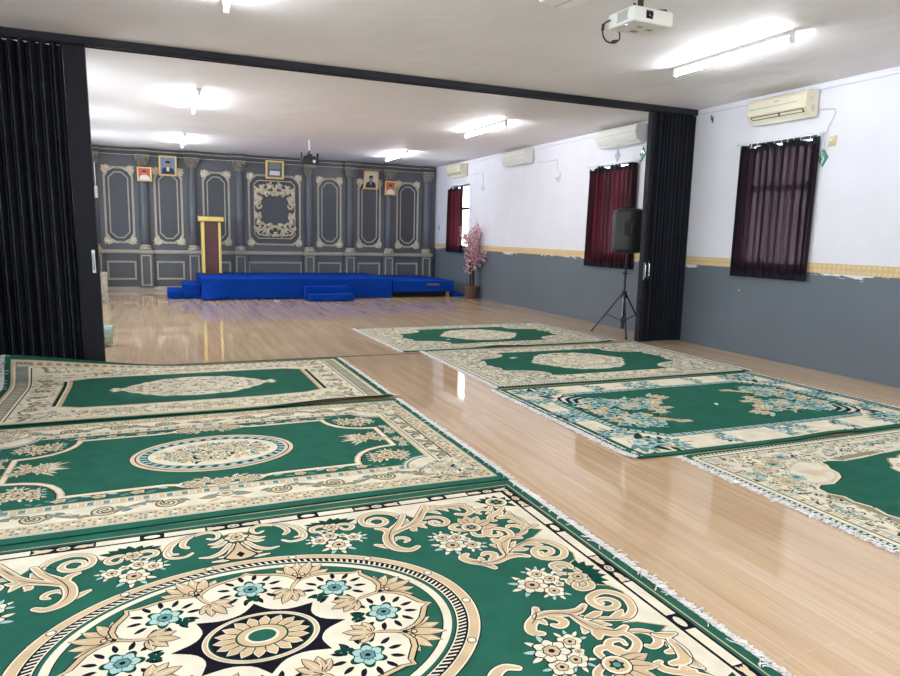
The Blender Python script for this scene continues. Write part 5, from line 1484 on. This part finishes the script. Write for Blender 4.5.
# hanging diamond plaques
def diamond(y, z, s, label, col, tilt):
    m = mat('glossy plaque ' + label[:5], col, .08, .6)
    m.node_tree.nodes['Principled BSDF'].inputs['Transmission Weight'].default_value = .35
    t = thing('hanging_plaque', label, 'ornament', (XR - .0005, y, z), (tilt, 0, 0), 'diamond plaques on the long wall')
    bm = BM(); w = s * .62
    loops = [[(0, -s), (-w, 0), (0, s), (w, 0)], [(0, -s * .72), (-w * .72, 0), (0, s * .72), (w * .72, 0)]]
    A = [bm.verts.new((-.004, a, b)) for a, b in loops[0]]; B = [bm.verts.new((-.016, a, b)) for a, b in loops[1]]; D = [bm.verts.new((0, a, b)) for a, b in loops[0]]
    for i in range(4):
        j = (i + 1) % 4; bm.faces.new((A[i], A[j], B[j], B[i])); bm.faces.new((D[i], D[j], A[j], A[i]))
    bm.faces.new(B); bm.faces.new(D)
    obj('plaque', bm, m, t)
    bm = BM(); q = [(0, -s * .5), (-w * .3, -s * .12), (0, s * .05), (w * .3, s * .3), (0, s * .5)]
    tube(bm, [(-.0185, a, b) for a, b in q], .006, 5); obj('printed_mark', bm, M['plain_white'], t)
    return t
diamond(5.985, 2.52, .115, 'green glossy diamond plaque beside the nearest curtain', (.10, .42, .30, 1), .0)
diamond(9.33, 2.89, .12, 'green glossy diamond plaque between the white air conditioner and the right folding partition', (.10, .42, .30, 1), .1)
diamond(10.0, 2.925, .12, 'clear glossy diamond plaque under the white air conditioner', (.72, .74, .80, 1), .0)

# ------------------------------------------------------------------ loudspeaker on its tripod
sp = thing('speaker_stand', 'black tripod speaker stand in front of the maroon curtain, beside the right folding partition', 'speaker stand', (6.81, 8.95, 0))
bm = BM(); tube(bm, [(0, 0, .10), (0, 0, .66)], .024, 12); obj('lower_tube', bm, M['black_metal'], sp, smooth=40)
bm = BM(); tube(bm, [(0, 0, .66), (0, 0, 1.288)], .017, 12); obj('upper_pole', bm, M['black_metal'], sp, smooth=40)
bm = BM(); lathe(bm, [(.026, .58), (.042, .585), (.042, .70), (.026, .705)], 14); lathe(bm, [(.025, .20), (.036, .205), (.036, .25), (.025, .255)], 14); obj('collar', bm, M['black_plastic'], sp, smooth=40)
bm = BM(); tube(bm, [(-.03, -.01, .98), (-.07, -.02, .98)], .008, 8); tube(bm, [(.03, -.02, .98), (.06, -.05, .985)], .006, 6); lathe(bm, [(.018, .95), (.028, .955), (.028, 1.0), (.018, 1.005)], 12); obj('clamp_knob', bm, M['black_plastic'], sp, smooth=40)
bm = BM(); tube(bm, [(-.030, -.02, .30), (-.029, -.02, .62)], .008, 6); o = obj('safety_strap', bm, M['plain_white'], sp); tag(o, 'pale strap along the tube')
for a in (-120, 120, 0):
    ca, sa = cos(math.radians(a)), sin(math.radians(a)); R0 = .50 if a == 0 else .52
    if a == 0: R0 = .44
    bm = BM(); tube(bm, [(.035 * ca, .035 * sa, .655), (R0 * ca, R0 * sa, .022)], .0125, 8); lg = obj('leg', bm, M['black_metal'], sp, smooth=40)
    bm = BM(); ellipsoid(bm, (R0 * ca, R0 * sa, .020), .022, .022, .020, u=10, v=8); obj('rubber_foot', bm, M['black_plastic'], lg, smooth=60)
    bm = BM(); tube(bm, [(.03 * ca, .03 * sa, .23), (R0 * .55 * ca, R0 * .55 * sa, .315)], .007, 6); obj('brace', bm, M['black_metal'], sp, smooth=40)
sk = thing('loudspeaker', 'black loudspeaker with moulded cabinet on the tripod stand', 'loudspeaker', (6.80, 8.93, 1.302), (math.radians(-3), 0, math.radians(-27)))
bm = BM()
prof = [(-.19, -.13), (-.10, -.17), (.10, -.17), (.19, -.13), (.20, .14), (.18, .17), (-.18, .17), (-.20, .14)]
def ring(z, s): return [bm.verts.new((x * s * 1.16, y * s, z)) for x, y in prof]
rs = [ring(.0, .82), ring(.03, .97), ring(.06, 1.0), ring(.60, 1.0), ring(.655, .93), ring(.68, .74)]
for a, b in zip(rs, rs[1:]):
    for i in range(8): bm.faces.new((a[i], a[(i + 1) % 8], b[(i + 1) % 8], b[i]))
bm.faces.new(rs[0][::-1]); bm.faces.new(rs[-1])
obj('cabinet', bm, M['black_plastic'], sk, bevel=.018, seg=3, smooth=40)
bm = BM(); box(bm, -.165, .165, .171, .186, .06, .60); obj('grille', bm, mat('black grille', (.012, .012, .013, 1), .6, .4, bump=.8, bscale=500), sk, bevel=.008)
bm = BM(); box(bm, -.095, .095, -.178, -.171, .26, .48); obj('amplifier_plate', bm, mat('recess black', (.008, .008, .009, 1), .5, .4), sk, bevel=.004)
bm = BM(); tube(bm, [(-.06, -.172, .44), (-.06, -.20, .44), (.06, -.20, .44), (.06, -.172, .44)], .012, 8); tube(bm, [(.02, -.20, .44), (.02, -.195, .30)], .010, 8); obj('grip_handle', bm, mat('worn grey grip', (.06, .06, .065, 1), .4, .5), sk, smooth=40)
bm = BM(); tube(bm, [(-.09, 0, .672), (-.09, 0, .715), (.09, 0, .715), (.09, 0, .672)], .012, 8); obj('top_handle', bm, M['black_plastic'], sk, smooth=40)

# ------------------------------------------------------------------ ceiling projectors and box
pj = thing('ceiling_projector', 'white projector hanging from the ceiling near the nearest tube lamp', 'projector', (3.345, 4.40, 3.045), (0, 0, math.radians(3)))
bm = BM(); box(bm, -.185, .185, -.145, .145, 0, .105); obj('body', bm, M['plain_white'], pj, bevel=.016, seg=3)
bm = BM(); box(bm, -.075, -.010, -.148, -.138, .028, .085); ls = obj('lens_window', bm, M['dark_slot'], pj, bevel=.004)
bm = BM(); lathe(bm, [(.0005, 0), (.020, 0), (.022, .012), (.016, .014), (.014, .006), (.0005, .004)], 18)
bmesh.ops.transform(bm, matrix=Matrix.Translation((-.043, -.1485, .057)) @ Matrix.Rotation(PI / 2, 4, 'X'), verts=bm.verts[:]); obj('lens', bm, mat('lens glass', (.01, .012, .02, 1), .05, .8), ls, smooth=40)
bm = BM()
for k in range(7): box(bm, -.188, -.184, -.075, .035, .030 + .008 * k, .034 + .008 * k)
box(bm, -.1875, -.1845, -.085, .045, .022, .026); box(bm, -.1875, -.1845, -.085, .045, .086, .090)
obj('side_vent', bm, M['grey_plastic'], pj)
bm = BM(); box(bm, .184, .187, -.09, .10, .02, .085); obj('end_cap', bm, M['grey_plastic'], pj, bevel=.002)
bm = BM(); box(bm, -.06, -.01, -.05, -.02, -.0025, .001); box(bm, .05, .10, -.03, .01, -.0025, .001); box(bm, -.03, .03, .05, .09, -.002, .001); obj('bottom_recess', bm, M['grey_plastic'], pj)
bm = BM(); lathe(bm, [(.0005, -.003), (.010, -.003), (.010, .002), (.0005, .002)], 10, center=(-.155, -.03)); o = obj('indicator_light', bm, emit('blue indicator', (.25, .25, 1, 1), .35), pj); tag(o, 'blue indicator light')
bm = BM(); box(bm, -.06, .06, -.05, .07, .106, .125); tube(bm, [(0, .01, .12), (0, .01, .335)], .022, 12); lathe(bm, [(.022, .318), (.06, .32), (.06, .3395)], 16, center=(0, .01)); obj('ceiling_mount', bm, M['black_metal'], pj, smooth=40)
bm = BM(); tube(bm, [(.03, .02, .135), (.13, .0, .150), (.20, -.04, .150), (.21, -.05, .12)], .007, 6); tube(bm, [(-.03, 0, .14), (-.09, -.03, .155), (-.12, -.06, .14), (-.08, -.05, .125)], .008, 6); obj('mount_arm', bm, M['black_metal'], pj, smooth=40)
bm = BM(); tube(bm, catmull([(-.19, .11, .06), (-.235, .12, .03), (-.24, .13, -.03), (-.19, .15, -.075), (-.10, .17, -.075), (-.05, .17, -.04), (-.06, .16, .0), (-.10, .147, .03)], 6), .006, 8); tube(bm, [(-.24, .125, .03), (-.242, .13, -.015)], .012, 8); tube(bm, [(-.12, .165, -.07), (-.07, .17, -.055)], .011, 8); o = obj('signal_cable', bm, M['black_plastic'], pj, smooth=60); tag(o, 'black cable looping under the projector')
bx = thing('ceiling_box', 'white seamed box on the ceiling cut by the top edge, left of the white projector', 'box', (2.87, 4.66, H), (0, 0, math.radians(8)))
bm = BM(); box(bm, -.14, .14, -.17, .17, -.135, -.0005); obj('case', bm, mat('bright white case', (.92, .91, .88, 1), .35, .5), bx, bevel=.014, seg=3)
bm = BM(); box(bm, .02, .026, -.165, .165, -.1375, -.1335); obj('seam', bm, M['grey_plastic'], bx)
fp = thing('ceiling_projector', 'small black projector on a white pole far off, before the panelling', 'projector', (2.98, 14.6, 2.90), (0, 0, .05))
bm = BM(); box(bm, -.17, .17, -.12, .12, 0, .10); box(bm, -.185, -.15, -.03, .03, .02, .23); box(bm, .15, .185, -.03, .03, .02, .23); box(bm, -.12, .12, -.07, .07, .10, .16); obj('body', bm, M['black_plastic'], fp, bevel=.01)
bm = BM(); lathe(bm, [(.0005, 0), (.035, 0), (.035, .02), (.0005, .02)], 14); bmesh.ops.transform(bm, matrix=Matrix.Translation((.06, -.12, .05)) @ Matrix.Rotation(PI / 2, 4, 'X'), verts=bm.verts[:]); obj('lens', bm, M['steel'], fp, smooth=40)
bm = BM(); box(bm, -.05, .05, -.04, .04, .165, .21); tube(bm, [(0, 0, .20), (0, 0, .27)], .02, 10); obj('mount_bracket', bm, M['black_metal'], fp)
bm = BM(); tube(bm, [(0, 0, .27), (0, 0, H - 2.90 - .0005)], .022, 12); o = obj('hanging_pole', bm, M['plain_white'], fp, smooth=40); tag(o, 'white pole to the ceiling')

# scraps of paper left on floor and carpets
for k, (x, y, z, a, s_, lb) in enumerate(((2.37, 15.22, .001, .3, .030, 'tiny white paper scrap on the tiles before the stage'), (4.72, 4.74, .0175, 1.0, .016, 'tiny white scrap on the green middle of the flower-spray carpet'),
        (3.83, 9.02, .020, .2, .020, 'tiny white scrap on the farthest right carpet'), (4.03, 7.42, .018, .1, .03, 'small pale scrap on the carpet before the right folding partition'))):
    bm = BM(); bmesh.ops.create_grid(bm, x_segments=4, y_segments=3, size=1)
    for v in bm.verts: v.co = Vector((v.co.x * s_ * 1.6, v.co.y * s_, .004 + .006 * sin(3 * v.co.x + k) * cos(2 * v.co.y)))
    r = bmesh.ops.extrude_face_region(bm, geom=bm.faces[:]); bmesh.ops.translate(bm, vec=(0, 0, .001), verts=[g for g in r['geom'] if isinstance(g, bmesh.types.BMVert)])
    tag(obj('paper_scrap', bm, M['plain_white'], None, (x, y, z), (0, 0, a)), lb, 'litter', 'scraps on the floor')
# ------------------------------------------------------------------ daylight, camera, exposure
w = bpy.data.worlds.new('World'); SC.world = w; w.use_nodes = True
nt = w.node_tree; bg = nt.nodes['Background']
sky = nt.nodes.new('ShaderNodeTexSky'); sky.sky_type = 'HOSEK_WILKIE'; sky.turbidity = 4; sky.ground_albedo = .5
sky.sun_direction = Vector((-.5, -.6, .62)).normalized()
mixn = nt.nodes.new('ShaderNodeMix'); mixn.data_type = 'RGBA'; mixn.inputs['Factor'].default_value = .65
mixn.inputs['B'].default_value = (.85, .92, 1, 1)
nt.links.new(sky.outputs['Color'], mixn.inputs['A']); nt.links.new(mixn.outputs['Result'], bg.inputs['Color'])
bg.inputs['Strength'].default_value = 3.3

cam = bpy.data.cameras.new('Camera'); co = bpy.data.objects.new('Camera', cam); C.objects.link(co); SC.camera = co
yaw, pitch, roll = math.radians(23.125718), math.radians(8.445466), math.radians(1.374969)
fwd = Vector((sin(yaw) * cos(pitch), cos(yaw) * cos(pitch), -sin(pitch)))
right = Vector((cos(yaw), -sin(yaw), 0)); up = right.cross(fwd)
r2 = right * cos(roll) + up * sin(roll); u2 = -right * sin(roll) + up * cos(roll)
co.matrix_world = Matrix(((r2.x, u2.x, -fwd.x, 0), (r2.y, u2.y, -fwd.y, 0), (r2.z, u2.z, -fwd.z, 1.5), (0, 0, 0, 1)))
cam.sensor_width = 36; cam.lens = 36 * 687.342 / 900; cam.clip_start = .05; cam.clip_end = 200
vs = SC.view_settings
SC.display_settings.display_device = 'sRGB'
vs.view_transform = 'Standard'; vs.look = 'None'; vs.gamma = 1; vs.use_curve_mapping = False
vs.exposure = 2.72
SC.cycles.use_denoising = True
SC.cycles.max_bounces = 10; SC.cycles.diffuse_bounces = 5; SC.cycles.transparent_max_bounces = 12
SC.cycles.sample_clamp_indirect = 1.0; SC.cycles.caustics_reflective = False; SC.cycles.caustics_refractive = False; SC.cycles.light_sampling_threshold = 0
# sampling portals in the window openings (they add no light, they only guide the daylight sampling)
def portal(loc_, d, w_, h_):
    l = bpy.data.lights.new('window_portal', 'AREA'); l.shape = 'RECTANGLE'; l.size = w_; l.size_y = h_; l.cycles.is_portal = True
    o = bpy.data.objects.new('window_portal', l); C.objects.link(o); o.location = loc_
    o.rotation_euler = Vector(d).to_track_quat('-Z', 'Y').to_euler()
zc, hh = (WZ0 + WZ1) / 2, WZ1 - WZ0
for a, c in WIN: portal((XR + .16, (a + c) / 2, zc), (-1, 0, 0), c - a, hh)
for a, c in LWIN: portal((XL - .16, (a + c) / 2, zc), (1, 0, 0), c - a, hh)
for a, c in FWIN: portal(((a + c) / 2, YF - .16, zc), (0, 1, 0), c - a, hh)
